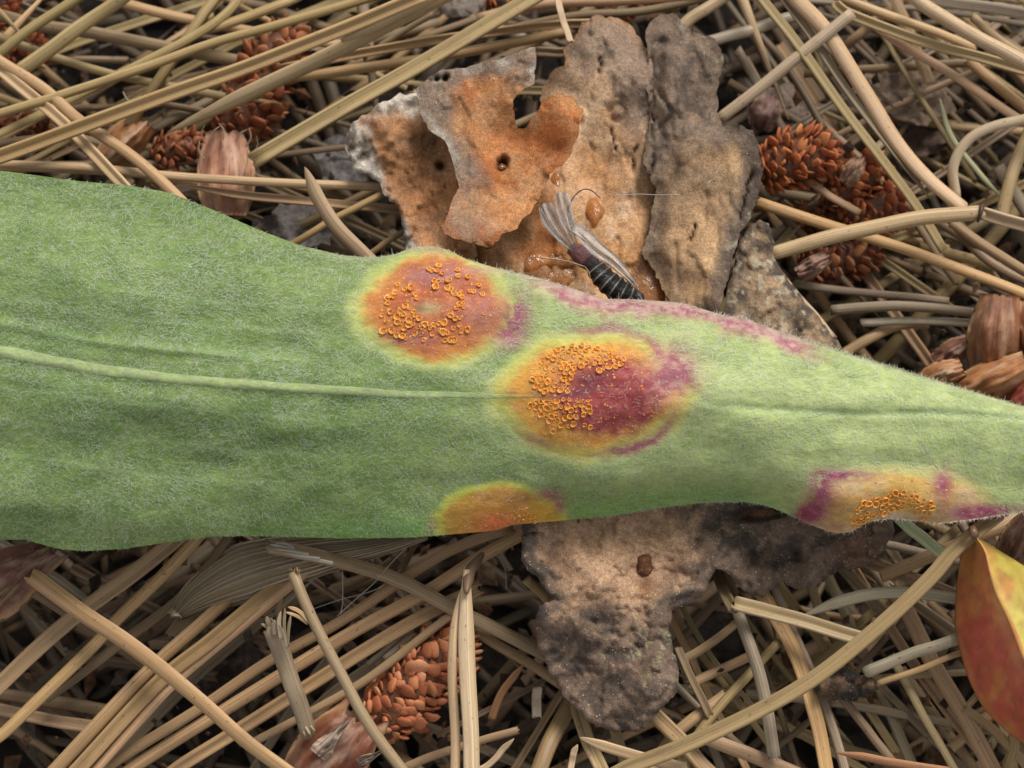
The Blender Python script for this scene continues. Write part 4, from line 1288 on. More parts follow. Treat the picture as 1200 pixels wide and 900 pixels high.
def midrib():
    x = np.linspace(-380, 640, 220)
    y = curve(MID, x) + (fbm(x * .02, 0, 240, 2) - .5) * 2
    w = np.interp(x, [-380, 0, 150, 400, 560, 640], [10, 9, 8, 6.5, 4, 1.5]) * (.85 + .3 * fbm(x * .03, 0, 241, 3))
    v, c = [], []
    prof = [(-1, -.02), (-.8, .0015), (-.45, .004), (0, .005), (.45, .004), (.8, .0015), (1, -.02)]
    for a, b in prof:
        p, n = surf(x, y + a * w)
        v.append(p + n * (b * (w / 10))[:, None])
        c.append(mixc(leaf_col(x, y + a * w), np.array((.46, .55, .24)), np.full(len(x), .85 - .5 * abs(a)) * sm(640, 540, x)))
    n_, k = len(x), len(prof)
    idx = np.arange(n_ * k).reshape(k, n_)
    f = np.stack([idx[:-1, :-1], idx[1:, :-1], idx[1:, 1:], idx[:-1, 1:]], -1).reshape(-1, 4)
    obj('midrib', mesh('midrib', np.vstack(v) - LLOC, f, None, np.vstack(c)), M_LEAF, leaf)


midrib()


def hairs(n):
    px = N.uniform(-60, 1260, n * 3)
    yt, yb = curve(TOP, px), curve(BOT, px)
    py = yt + (yb - yt) * N.uniform(.004, .996, n * 3)
    dens = .55 + .45 * sm(.35, .65, fbm(px * .03, py * .05, 251, 4)) + .3 * sm(400, 800, px)
    keep = N.uniform(0, 1.3, n * 3) < dens * ((yb - yt) / 430)
    sp = spot_id(px, py)
    keep &= ~((sp >= 0) & (N.uniform(0, 1, n * 3) < .86))
    keep &= ~((py - yt < 24) & (px > 620) & (px < 980) & (N.uniform(0, 1, n * 3) < .8))
    px, py = px[keep][:n], py[keep][:n]
    m = len(px)
    a = N.normal(0, .75, m) + (fbm(px * .012, py * .012, 255, 3) - .5) * 3.2
    L = N.uniform(2.5, 7.5, m)
    bend = N.normal(0, .9, m)
    k = 4
    pts, nrm = [], []
    cx, cy = px.copy(), py.copy()
    lift = N.uniform(.002, .008, m)
    for i in range(k):
        p, nn = surf(cx, cy)
        pts.append(p + nn * (lift * (.4 + .9 * math.sin(math.pi * (i + .4) / k)))[:, None])
        nrm.append(nn)
        st = L / (k - 1)
        cx = cx + np.cos(a) * st
        cy = cy + np.sin(a) * st
        a = a + bend / (k - 1)
        cy = np.clip(cy, curve(TOP, cx) - 1.5, curve(BOT, cx) + 1)
    pts, nrm = np.stack(pts, 1), np.stack(nrm, 1)
    tan = np.gradient(pts, axis=1)
    sd = np.cross(tan, nrm)
    sd /= np.linalg.norm(sd, axis=-1)[..., None] + 1e-12
    w = (N.uniform(.0005, .0013, m)[:, None] * np.array([1, 1, .9, .4])[None])[..., None]
    v = np.stack([pts - sd * w, pts + sd * w], 2).reshape(-1, 3)
    b = (np.arange(m) * k * 2)[:, None]
    f = np.concatenate([b + np.array([[2 * i, 2 * i + 1, 2 * i + 3, 2 * i + 2]]) for i in range(k - 1)], 0)
    col = np.repeat(leaf_col(px, py), k * 2, 0)
    o = obj('leaf_hair', mesh('leaf_hair', v - LLOC, f, None, col), M_HAIR, leaf)
    o['kind'] = 'stuff'
    # short fringe standing out from the margin
    q = 1500
    top = N.uniform(0, 1, q) < .7
    fx = np.where(top, np.where(N.uniform(0, 1, q) < .5, N.normal(1040, 90, q), N.uniform(430, 1230, q)), N.uniform(700, 1230, q))
    fy = np.where(top, curve(TOP, fx) + 1.5, curve(BOT, fx) - 1.5)
    p, nn = surf(fx, fy)
    L = N.uniform(1.5, 5.5, q) * PX
    s_ = np.where(top, 1.0, -1.0)
    d = np.stack([N.normal(0, .7, q), s_ * N.uniform(.4, 1, q), N.uniform(-.1, .6, q)], -1)
    d /= np.linalg.norm(d, axis=1)[:, None]
    p1 = p + d * (L * .5)[:, None]
    p2 = p + (d + N.normal(0, .35, (q, 3))) * L[:, None]
    sd = np.cross(d, np.array(TOCAM))
    sd /= np.linalg.norm(sd, axis=1)[:, None] + 1e-9
    ww = .0014
    v = np.stack([p - sd * ww, p + sd * ww, p1 - sd * ww, p1 + sd * ww, p2 - sd * ww * .3, p2 + sd * ww * .3], 1).reshape(-1, 3)
    b = (np.arange(q) * 6)[:, None]
    f = np.concatenate([b + np.array([[0, 1, 3, 2]]), b + np.array([[2, 3, 5, 4]])], 0)
    o = obj('margin_fringe', mesh('margin_fringe', v - LLOC, f, None, np.repeat(leaf_col(fx, fy), 6, 0)), M_HAIR, leaf)
    o['kind'] = 'stuff'


hairs(50000)

# rust cups: little open rings
def cup_mesh(seed, depth=1.0):
    r = random.Random(seed)
    n = 10
    prof = [(.86, -.35), (.88, .3), (1.0, .62), (.84, .5), (.7, .12)]
    cols = [(.70, .24, .02), (.90, .36, .025), (1.0, .66, .2), (.92, .40, .035), (.66, .19, .018)]
    V, Cc, F = [], [], []
    for (a, b), c in zip(prof, cols):
        for j in range(n):
            t = 2 * math.pi * j / n
            k = a * (1 + r.uniform(-.13, .13)) * (1 + .07 * math.sin(2 * t + seed))
            V.append((k * math.cos(t), k * math.sin(t), b + (r.uniform(-.22, .22) if b > .45 else 0)))
            Cc.append(np.array(c) * r.uniform(.8, 1.15))
    for i in range(len(prof) - 1):
        for j in range(n):
            F.append([i * n + j, i * n + (j + 1) % n, (i + 1) * n + (j + 1) % n, (i + 1) * n + j])
    F.append([4 * n + j for j in range(n)])
    return mesh('spore_cup', V, F, None, np.array(Cc))


CUPS = [cup_mesh(k) for k in range(6)]


def scatter(poly, spacing, tries=4000, seed=1):
    r = random.Random(seed)
    pa = np.array(poly)
    out = []
    for _ in range(tries):
        x, y = r.uniform(pa[:, 0].min(), pa[:, 0].max()), r.uniform(pa[:, 1].min(), pa[:, 1].max())
        if not inpoly(np.array([x]), np.array([y]), poly)[0]:
            continue
        if all((x - a) ** 2 + (y - b) ** 2 > spacing * spacing for a, b in out):
            out.append((x, y))
    return out


def cups(spot, pts, rad, seed):
    r = random.Random(seed)
    inv = spot.matrix_world.inverted()
    for x, y in pts:
        p, nn = surf(x, y)
        s_ = .9 * rad * PX * r.choice([r.uniform(.5, .8), r.uniform(.8, 1.25), r.uniform(.8, 1.25)])
        o = obj('spore_cup', r.choice(CUPS), M_CUP, spot)
        q = Vector(nn).to_track_quat('Z', 'Y') @ Quaternion((0, 0, 1), r.uniform(0, 6.3))
        q = Quaternion((r.uniform(-1, 1), r.uniform(-1, 1), 0), r.uniform(0, .25)) @ q
        o.rotation_mode = 'QUATERNION'
        o.rotation_quaternion = q
        o.scale = (s_ * r.uniform(.85, 1.15), s_ * r.uniform(.85, 1.15), s_ * r.uniform(.7, 1.2))
        o.location = p - LLOC + nn * s_ * r.uniform(-.1, .3)


C1 = parse('545,300 565,305 552,335 625,295 570,215 592,255 530,240 515,232 680,235 683,270 740,275 805,325 752,360 825,375 775,362 620,338 640,348 660,370 690,380 704,396 690,436 715,452 675,458 712,430 640,500 665,515 692,515 '
           '648,486 690,555 655,575 615,600 580,590 602,540 570,545 540,555 512,552 488,552 460,555 418,550 395,528 365,495 348,540 328,508 345,480 368,575 430,605 415,650 380,635 325,615 358,620 295,590 262,535 290,480 270,430 '
           '285,385 312,370 330,320 370,347 405,340 440,402 432,378 390,415 374,445 397,460 425,480 430,502 455,517 530,610 480,642 482,595 595,595 640,640 604,645 658,640 628,648 735,580 830,490 268,402 302,390 245,590 '
           '470,570 520,575 330,540 395,555 700,590 240,500 640,320 560,240 700,360 300,560')
cups(spots[0], [(400 + x / 5, 270 + y / 5) for x, y in C1], 3.6, 1)


def young_cups(spot, k, n, seed):
    """unopened orange pimples round the open cups, joined"""
    r = random.Random(seed)
    cx, cy, rx, ry = SPOTS[k]
    V, F, Cc = [], [], []
    while len(V) < n * 9:
        x, y = cx + r.uniform(-.8, .8) * rx, cy + r.uniform(-.8, .8) * ry
        if math.hypot((x - cx) / rx, (y - cy) / ry) > .78 or y > float(curve(BOT, x)) - 4:
            continue
        p, nn = surf(x, y)
        s_ = PX * r.uniform(.8, 1.9)
        u = np.cross(nn, [0, 1, 0])
        w = np.cross(nn, u)
        b = len(V)
        for j in range(8):
            a = j * math.pi / 4
            V.append(p - LLOC + (u * math.cos(a) + w * math.sin(a)) * s_ - nn * .002)
        V.append(p - LLOC + nn * s_ * .8)
        F += [(b + j, b + (j + 1) % 8, b + 8) for j in range(8)]
        c = np.array(r.choice([(.66, .24, .03), (.58, .16, .03), (.72, .36, .07)]))
        Cc += [c * .9] * 8 + [c * 1.2]
    o = obj('young_spore_cups', mesh('young_spore_cups', np.array(V), F, None, np.array(Cc)), M_CUP, spot)
    o['kind'] = 'stuff'


for _k, _n in ((0, 150), (1, 170), (2, 40), (3, 70)):
    young_cups(spots[_k], _k, _n, 60 + _k)
q = 4.615
PA = [(570 + x / q, 370 + y / q) for x, y in parse('245,345 300,230 400,175 540,150 640,180 740,240 725,285 650,280 600,305 570,240 490,290 455,360 440,415 280,415')]
PB = [(570 + x / q, 370 + y / q) for x, y in parse('215,480 290,455 420,450 560,460 565,520 490,555 490,605 440,605 350,580 300,540')]
cups(spots[1], scatter(PA, 5.6, 3000, 3), 3.5, 2)
cups(spots[1], scatter(PB, 5.6, 3000, 4) + [(570 + 530 / q, 370 + 590 / q), (570 + 560 / q, 370 + 600 / q), (570 + 360 / q, 370 + 625 / q)], 3.5, 3)
cups(spots[2], scatter([(480 + x / 5, 530 + y / 5) for x, y in parse('600,400 640,330 680,315 725,360 735,410')], 4.2, 600, 5), 2.3, 4)
cups(spots[3], scatter([(900 + x / 4, 500 + y / 4) for x, y in parse('388,480 388,410 450,350 580,320 600,305 650,305 760,345 778,400 740,440 690,415 650,385 600,395 500,415 450,440 430,475')], 5.4, 3000, 6), 3.6, 5)

# ------------------------------------------------------------------ red and yellow leaf, lower right
def red_leaf():
    Ls = spline(parse('1142,627 1128,648 1122,690 1120,730 1126,762 1138,800 1158,835 1195,868 1250,905 1330,940'), 60)
    Ms = spline(parse('1142,627 1154,645 1161,672 1168,694 1184,728 1203,776 1235,845 1330,940'), 60)
    Rs = spline(parse('1142,627 1168,643 1200,663 1240,690 1280,735 1310,800 1330,870 1330,940'), 60)
    V, Cc, uvv = [], [], []
    k = 17
    root = thing('red_leaf', 'folded red and yellow leaf at the lower right edge', 'leaf', P(1160, 740, -.5))
    loc = np.array(root.location)

    def zf(a, t):
        edge = -.28 * np.abs(a) ** 1.3 * np.where(a < 0, 1.15, .8)
        return -.18 + edge + .1 * np.sin(t * 3.0) * (1 - np.abs(a)) - .1 * t

    for side, E, name in ((-1, Ls, 'blade_half'), (1, Rs, 'blade_half')):
        V, Cc = [], []
        for i in range(60):
            t = i / 59
            for j in range(k):
                a = j / (k - 1)
                x, y = Ms[i] * (1 - a) + E[i] * a
                V.append((x, y, float(zf(np.array(side * a), t)) + .012 * (float(fbm(x * .05, y * .05, 260, 3)) - .5)))
                n1 = float(fbm(x * .035, y * .035, 261, 4))
                n2 = float(fbm(x * .1, y * .1, 262, 3))
                if side < 0:
                    c = mixc((.46, .095, .05), (.52, .20, .055), sm(.42, .7, n1))
                    c = mixc(c, (.38, .06, .06), sm(.5, .62, n2) * .4)
                    c = mixc(c, (.40, .30, .08), np.array(sm(.6, .72, float(fbm(x * .13, y * .13, 264, 3)))) * .22)
                    c = mixc(c, (.42, .22, .05), np.array(sm(.85, 1, a)) * .35)
                else:
                    c = mixc((.46, .36, .07), (.50, .24, .07), sm(.42, .62, n1))
                    c = mixc(c, (.60, .50, .12), np.array(sm(.25, .0, a)) * .5 + .3 * sm(.55, .7, n2))
                    c = mixc(c, (.44, .42, .06), np.array(sm(.6, .9, a)) * .6)
                    c = mixc(c, (.36, .16, .06), np.array(sm(.56, .68, float(fbm(x * .12, y * .12, 265, 3)))) * .3)
                Cc.append(c)
        V = np.array(V)
        p = P(V[:, 0], V[:, 1], V[:, 2])
        m = len(p)
        p = np.vstack([p, p - np.array([0, 0, .03])])
        idx = np.arange(m).reshape(60, k)
        f = np.stack([idx[:-1, :-1], idx[:-1, 1:], idx[1:, 1:], idx[1:, :-1]], -1).reshape(-1, 4)
        if side > 0:
            f = f[:, ::-1]
        fl = f.tolist() + (f[:, ::-1] + m).tolist()
        for a, b in zip(idx[:-1, -1], idx[1:, -1]):
            fl.append([int(a), int(b), int(b + m), int(a + m)] if side > 0 else [int(b), int(a), int(a + m), int(b + m)])
        o = obj(name, mesh(name, p - loc, fl, None, np.vstack([np.array(Cc)] * 2)), M_REDLEAF, root)
        o['label'] = 'red left half of the folded leaf' if side < 0 else 'yellow right half of the folded leaf'
    t = np.linspace(0, 1, 60)
    path = P(Ms[:, 0], Ms[:, 1], zf(np.zeros(60), t) + .006)
    v, f, uv = sweep(path[:57], np.linspace(.02, .036, 57), 'dome', 0, 0, ('tip', 'cut'))
    nz = fbm(np.linspace(0, 9, 57), 0, 263, 2)
    cc = np.repeat(mixc((.58, .42, .09), (.46, .16, .05), nz), 11, 0)
    obj('midrib', mesh('midrib', v - loc, f, uv, cc), M_REDLEAF, root)
    v, f, uv = sweep(P(np.array([1143, 1141, 1139]), np.array([629, 624, 619]), np.array([-.18, -.17, -.19])), .05, 'round')
    obj('leaf_stalk', mesh('leaf_stalk', v - loc, f, uv, np.repeat([(.16, .09, .05)], len(v), 0)), M_REDLEAF, root)


red_leaf()

# ------------------------------------------------------------------ pollen cones and papery bud scales
def scale_mesh(seed, keel=.35):
    r = random.Random(seed)
    # a plump overlapping scale, egg shaped with a blunt upturned tip: length along x, width y, up z
    n, V, F = 7, [(0, 0, 0)], []
    for x, w, h in ((.22, .44, .16), (.66, .56, .22), (.98, .30, .16)):
        for j in range(n):
            t = 2 * math.pi * j / n + .3
            V.append((x + r.uniform(-.05, .05) - .12 * abs(math.cos(t)) * (x > .5), w * math.cos(t) * r.uniform(.9, 1.1), h * math.sin(t) * (1.15 if math.sin(t) > 0 else .6) + .22 * x * x + keel * .1))
    V.append((1.1 + r.uniform(-.06, .06), r.uniform(-.08, .08), .34))
    for j in range(n):
        k = (j + 1) % n
        F.append((0, 1 + k, 1 + j))
        for i in range(2):
            F.append((1 + i * n + j, 1 + i * n + k, 1 + (i + 1) * n + k, 1 + (i + 1) * n + j))
        F.append((1 + 2 * n + j, 1 + 2 * n + k, 1 + 3 * n))
    return mesh('scale', V, F)


SCALES = [scale_mesh(k) for k in range(6)]


def pollen_cone(label, p0, p1, z0, z1, rad, size, colors, n, flat=0, group='rust red pollen cones among the needles', joined=False, core=(.12, .045, .02)):
    a, b = Vector(P(*p0, z0)), Vector(P(*p1, z1))
    root = thing('pollen_cone', label, 'pollen cone', a, group)
    ax = (b - a)
    Ln = ax.length
    ax.normalize()
    rr = rad * PX * 1.06
    ux = ax.orthogonal().normalized()
    uy = ax.cross(ux)
    # core
    V, F = [], []
    nn, m = 10, 10
    for i in range(m):
        t = i / (m - 1)
        r = rr * .78 * math.sqrt(max(0.02, 1 - (2 * t - 1) ** 4))
        for j in range(nn):
            w_ = 2 * math.pi * j / nn
            V.append(tuple(ax * (Ln * t) + (ux * math.cos(w_) + uy * math.sin(w_)) * r))
    for i in range(m - 1):
        for j in range(nn):
            F.append([i * nn + j, i * nn + (j + 1) % nn, (i + 1) * nn + (j + 1) % nn, (i + 1) * nn + j])
    F += [list(range(nn))[::-1], [(m - 1) * nn + j for j in range(nn)]]
    o = obj('cone_core', mesh('cone_core', V, F), M_SCALE, root)
    o.color = (*core, 1)
    JV, JF = [], []
    ss = size * PX * (1.15 if n < 140 else 1.3)
    n = int(n * 1.35) if n < 140 else int(n * 1.1)
    for i in range(n):
        t = (i + .5) / n
        ga = i * 2.39996 + R.uniform(-.12, .12)
        prof = math.sqrt(max(.05, 1 - abs(2 * t - 1) ** 3.2))
        out = ux * math.cos(ga) + uy * math.sin(ga)
        pos = ax * (Ln * t) + out * (rr * .70 * prof)
        tilt = (1.0 - .65 * t) * (1 - .5 * flat)
        xd = (ax * math.cos(tilt) + out * math.sin(tilt)).normalized()
        zd = (out - xd * out.dot(xd)).normalized()
        yd = zd.cross(xd)
        M = Matrix((xd, yd, zd)).transposed().to_4x4() @ Matrix.Rotation(R.gauss(0, .35), 4, 'X') @ Matrix.Rotation(R.gauss(0, .3), 4, 'Z') @ Matrix.Rotation(R.gauss(0, .22), 4, 'Y')
        s_ = ss * R.uniform(.6, 1.25) * (.75 + .35 * prof)
        M = Matrix.Translation(pos) @ M @ Matrix.Diagonal((s_ * R.uniform(.85, 1.2), s_ * R.uniform(.8, 1.15) * (1 + .25 * flat), s_ * R.uniform(.55, .85) * (1 + .3 * flat), 1))
        if R.random() < .1:
            continue
        me = R.choice(SCALES)
        if joined:
            k = len(JV)
            JV += [tuple(M @ vv.co) for vv in me.vertices]
            JF += [[k + q_ for q_ in p_.vertices] for p_ in me.polygons]
            continue
        o = obj('scale', me, M_SCALE, root)
        o.matrix_local = M
        c = np.array(R.choice(colors)) * R.uniform(.8, 1.15)
        o.color = (*c, 1)
    if joined:
        o = obj('cone_scales', mesh('cone_scales', JV, JF), M_SCALE, root)
        o.color = (*colors[0], 1)
        o['kind'] = 'stuff'
    return root


RED = [(.56, .18, .06), (.46, .13, .045), (.64, .25, .09), (.38, .10, .035)]
ORNG = [(.68, .27, .12), (.60, .21, .09), (.72, .33, .16), (.50, .16, .065)]
BRNC = [(.44, .15, .06), (.34, .10, .04), (.52, .21, .09)]
pollen_cone('bright rust red pollen cone touching the right edge of the bark', (884, 204), (976, 172), -.95, -.8, 36, 13, RED, 120)
pollen_cone('red pollen cone with whitish flakes at its top, right of the bright one', (965, 238), (1030, 190), -1.1, -1.05, 28, 12, RED, 80)
pollen_cone('red pollen cone under the long olive needle', (985, 262), (1062, 235), -1.2, -1.1, 32, 12, RED, 90)
pollen_cone('dark red pollen cone below the thick light crossing needle', (935, 312), (1030, 290), -1.35, -1.25, 34, 12, BRNC, 90)
pollen_cone('small red pollen cone stub between bark and the bigger red cones', (925, 262), (972, 245), -1.3, -1.25, 18, 10, BRNC, 45)
pollen_cone('orange pollen cone with plump scales beside the forked pale needles', (428, 862), (545, 742), -1.05, -1.0, 47, 12.2, ORNG, 240, 1)
pollen_cone('large dark red pollen cone behind the sweeping pale needles, top left', (262, 168), (345, 35), -1.2, -1.15, 42, 14, BRNC + [(.4, .13, .05)], 150)
pollen_cone('small brownish red pollen cone left of the papery cone base', (176, 182), (236, 172), -1.15, -1.1, 22, 11, BRNC, 60)
pollen_cone('red pollen cone showing at the left edge below the top corner', (-10, 75), (52, 55), -1.3, -1.3, 26, 11, RED, 60)
pollen_cone('red pollen cone cut by the top left corner', (-20, 30), (14, -6), -1.25, -1.25, 24, 12, RED, 50)
pollen_cone('brown red pollen cone under the crossing needles at the left edge', (0, 158), (58, 140), -1.4, -1.4, 20, 10, BRNC, 50)
pollen_cone('small red pollen cone at the top edge left of the bark', (572, -6), (604, 8), -1.35, -1.35, 20, 10, RED, 40)
pollen_cone('dark red pollen cone hidden behind the bark top', (700, 20), (745, 0), -1.3, -1.3, 20, 10, BRNC, 40)


def bract(label, p0, p1, z0, z1, w0, w1, color, bulge=.25, name='bud_scale', parent=None, bend=0, ragged=.12, seed=0, curl=.0, group='papery brown bud scales among the needles'):
    """thin curved papery scale from p0 to p1, width in pixels at both ends"""
    p0, p1 = np.array(p0, float), np.array(p1, float)
    ax = p1 - p0
    L = np.hypot(*ax)
    ax /= L
    sd = np.array([-ax[1], ax[0]])
    n, m = 22, 17
    V, U = [], []
    r = np.random.default_rng(seed)
    rag = r.uniform(-1, 1, m)
    rag = np.convolve(np.pad(rag, 1, 'edge'), [.3, .4, .3], 'valid')
    for i in range(n):
        t = i / (n - 1)
        w = (w0 * (1 - t) + w1 * t) * (math.sin(math.pi * min(1, .12 + t * .95)) * .35 + .65) / 2
        for j in range(m):
            s_ = 2 * j / (m - 1) - 1
            tl = t * (1 + ragged * rag[j] * t * t) - ragged * .5 * s_ * s_ * t
            q_ = p0 + ax * (L * tl) + sd * (s_ * w + bend * math.sin(math.pi * t) * L)
            z = z0 * (1 - t) + z1 * t + bulge * (1 - s_ * s_) * math.sin(math.pi * (.18 + .7 * t)) + curl * t * t + .11 * (float(fbm(i * .16, j * .3, seed, 4)) - .5) + .014 * math.sin(j * 1.7 + 7 * float(fbm(i * .14, seed, 6, 2)))
            V.append(P(q_[0], q_[1], z))
            U.append((t * L * PX, j / (m - 1)))
    V = np.array(V)
    k = len(V)
    V = np.vstack([V, V - np.array([0, 0, .022])])
    idx = np.arange(k).reshape(n, m)
    f = np.stack([idx[:-1, :-1], idx[:-1, 1:], idx[1:, 1:], idx[1:, :-1]], -1).reshape(-1, 4)
    per = np.r_[idx[0, :-1], idx[:-1, -1], idx[-1, :0:-1], idx[:0:-1, 0]]
    fl = f.tolist() + (f[:, ::-1] + k).tolist() + [[int(per[i]), int(per[(i + 1) % len(per)]), int(per[(i + 1) % len(per)] + k), int(per[i] + k)] for i in range(len(per))]
    V, c = recentre(V)
    loc = c if parent is None else c - np.array(parent.location)
    o = obj(name, mesh(name, V, fl, np.array(U * 2)), M_BRACT, parent, loc)
    o.color = (*color, 1)
    if label:
        tag(o, label, 'bud scale', group)
    return o


bract('papery pale rimmed cone base under the dark red cone, above the leaf', (264, 252), (266, 152), -1.0, -.95, 62, 78, (.58, .30, .19), .24, seed=1, ragged=.14)
_b = bpy.data.objects['bud_scale']
for _p in ('240,168 236,156 240,146', '248,165 250,154 258,148', '262,164 262,152 256,144', '276,166 282,156 290,152', '288,172 294,162 292,150', '296,180 302,170 300,158', '240,188 233,176 234,164', '236,210 234,190 236,176', '262,200 264,180 262,166', '286,205 290,188 288,172'):
    _q = P(*np.array(spline(parse(_p), 8)).T, np.linspace(-.72, -.62, 8))
    v, f, uv = sweep(_q, wpx(R.uniform(1.2, 2.6), -.7), 'flat', R.uniform(-.5, .5), R.uniform(-1, 1), ('cut', 'tip'))
    o = obj('fibre', mesh('fibre', v - np.array(_b.location), f, uv), M_NEEDLE, _b)
    o.color = (.62, .5, .38, 1)
bract('brown orange bud scale left of the small red cone', (118, 190), (172, 140), -1.15, -1.05, 40, 52, (.36, .16, .06), .22, seed=2)
bract('reddish brown bud scale at the left edge just under the leaf', (-40, 705), (66, 640), -.8, -.6, 95, 66, (.2, .075, .04), .22, seed=3, ragged=.25)
bract('straw coloured strip peeling along the bud scale under the leaf', (-20, 722), (40, 662), -.6, -.55, 14, 7, (.5, .36, .2), .05, seed=4)
bract('frayed brown strip below the bud scale at the left edge', (-20, 722), (28, 690), -.72, -.66, 20, 10, (.3, .14, .05), .06, seed=14, ragged=.4)
bract('large brown red bud scale at the bottom, left of the orange cone', (352, 925), (430, 838), -.95, -.85, 80, 100, (.27, .09, .045), .32, seed=5, ragged=.2)
bract('torn whitish flap on the bud scale at the bottom', (372, 885), (405, 846), -.58, -.55, 30, 12, (.52, .42, .34), .06, seed=6, ragged=.5)
bract('smaller torn flap of the bottom bud scale beside the thin twig', (420, 895), (446, 880), -.62, -.6, 16, 8, (.5, .4, .32), .04, seed=16, ragged=.5)
bract('rounded shiny brown bud scale at the right edge above the leaf', (1165, 440), (1172, 345), -.85, -.7, 70, 74, (.36, .17, .085), .3, seed=7, ragged=.0)
bract('orange brown bud scale cut by the right edge, behind the rounded one', (1222, 420), (1205, 350), -.8, -.75, 50, 60, (.42, .2, .09), .25, seed=8, ragged=.0)
bract('folded orange brown bud scale touching the leaf margin, left of the rounded one', (1078, 452), (1128, 430), -.75, -.6, 34, 40, (.44, .2, .075), .2, seed=9, ragged=.02)
bract('wrinkled orange brown bud scale on the leaf margin under the rounded one', (1120, 468), (1205, 425), -.7, -.6, 52, 50, (.44, .2, .07), .25, seed=10, ragged=.03)
bract('dark red bud scale in the right corner above the leaf', (1178, 490), (1225, 440), -.75, -.65, 40, 44, (.28, .06, .035), .2, seed=11)
bract('dim reddish bud scale behind the folded one near the leaf', (1095, 428), (1140, 400), -1.0, -.95, 30, 40, (.22, .1, .06), .18, seed=12)
bract('greyish red papery scale above the bright red cone', (890, 150), (905, 112), -1.2, -1.15, 34, 44, (.34, .2, .17), .2, seed=13)
bract('whitish flake on the red cone with flakes', (990, 215), (1010, 185), -.95, -.9, 22, 26, (.5, .3, .2), .1, seed=15)
bract('pinkish papery scale under the thick light crossing needle', (935, 322), (972, 300), -1.0, -.95, 22, 26, (.45, .28, .22), .12, seed=17)
bract('brown scale behind the tip of the red leaf', (1180, 660), (1215, 600), -.75, -.7, 44, 50, (.24, .12, .07), .15, seed=18)
bract('dull brown scale showing below the papery cone base', (240, 262), (280, 240), -1.15, -1.1, 40, 40, (.3, .13, .06), .15, seed=19)

# ------------------------------------------------------------------ husk, sticks, twig, forked needle pair
def husk():
    cl = spline(parse('205,722 235,697 295,668 370,650 440,638 500,625'), 60)
    wd = np.interp(np.linspace(0, 1, 60), [0, .12, .3, .55, .8, 1], [16, 44, 72, 54, 30, 14])
    d = np.gradient(cl, axis=0)
    d /= np.linalg.norm(d, axis=1)[:, None]
    s_ = np.stack([-d[:, 1], d[:, 0]], -1)
    m = 49
    V, U = [], []
    a = np.linspace(-1, 1, m)
    rg = np.random.default_rng(2).uniform(-9, 9, m)
    ridge = .018 * np.sin(np.arange(m) * 1.6) + .01 * np.random.default_rng(4).normal(size=m)
    for i in range(60):
        x = cl[i, 0] + s_[i, 0] * a * wd[i] / 2 + (rg if i == 0 else 0)
        y = cl[i, 1] + s_[i, 1] * a * wd[i] / 2
        z = -.82 + .16 * i / 59 + .16 * (1 - a * a) + ridge
        V.append(P(x, y, z))
        U.append(np.stack([np.full(m, i * .05), np.linspace(0, 2.2, m)], -1))
    V, U = np.vstack(V), np.vstack(U)
    k = len(V)
    V = np.vstack([V, V - np.array([0, 0, .03])])
    idx = np.arange(k).reshape(60, m)
    f = np.stack([idx[:-1, :-1], idx[:-1, 1:], idx[1:, 1:], idx[1:, :-1]], -1).reshape(-1, 4)
    per = np.r_[idx[0, :-1], idx[:-1, -1], idx[-1, :0:-1], idx[:0:-1, 0]]
    fl = f.tolist() + (f[:, ::-1] + k).tolist() + [[int(per[i]), int(per[(i + 1) % len(per)]), int(per[(i + 1) % len(per)] + k), int(per[i] + k)] for i in range(len(per))]
    V, c = recentre(V)
    o = obj('grass_husk', mesh('grass_husk', V, fl, np.vstack([U, U])), M_NEEDLE, None, c)
    o.color = (.50, .41, .30, 1)
    tag(o, 'wide grey striped husk fanning out below the leaf margin', 'husk')


husk()
needle('205,745 222,722 245,712 262,706', -.95, -.9, 26, 'dull', 'dark frayed lower end of a husk beneath the grey striped one', 'flat', 'cc', name='grass_husk', cat='husk', group='husks')


def stick(name, label, pts, z0, z1, w, col, frays, cat='stick', white_end=None):
    path = path3(parse(pts), z0, z1, 16)
    root = thing(name, label, cat, path[len(path) // 2])
    loc = np.array(root.location)
    v, f, uv = sweep(path, wpx(w, z0), 'round' if w < 14 else 'ridge', .2, .3, ('cut', 'cut'), rag=.5, seed=3)
    o = obj('shaft', mesh('shaft', v - loc, f, uv), M_NEEDLE, root)
    o.color = (*COL[col], 1)
    for fp, fz0, fz1, fw, fc in frays:
        p = P(*np.array(spline(parse(fp), 9)).T, np.linspace(fz0, fz1, 9))
        v, f, uv = sweep(p, wpx(fw, fz0), 'flat', R.uniform(-.6, .6), R.uniform(-1, 1), ('cut', 'tip'))
        o = obj('fibre', mesh('fibre', v - loc, f, uv), M_NEEDLE, root)
        o.color = (*(COL[fc] if isinstance(fc, str) else fc), 1)
    return root


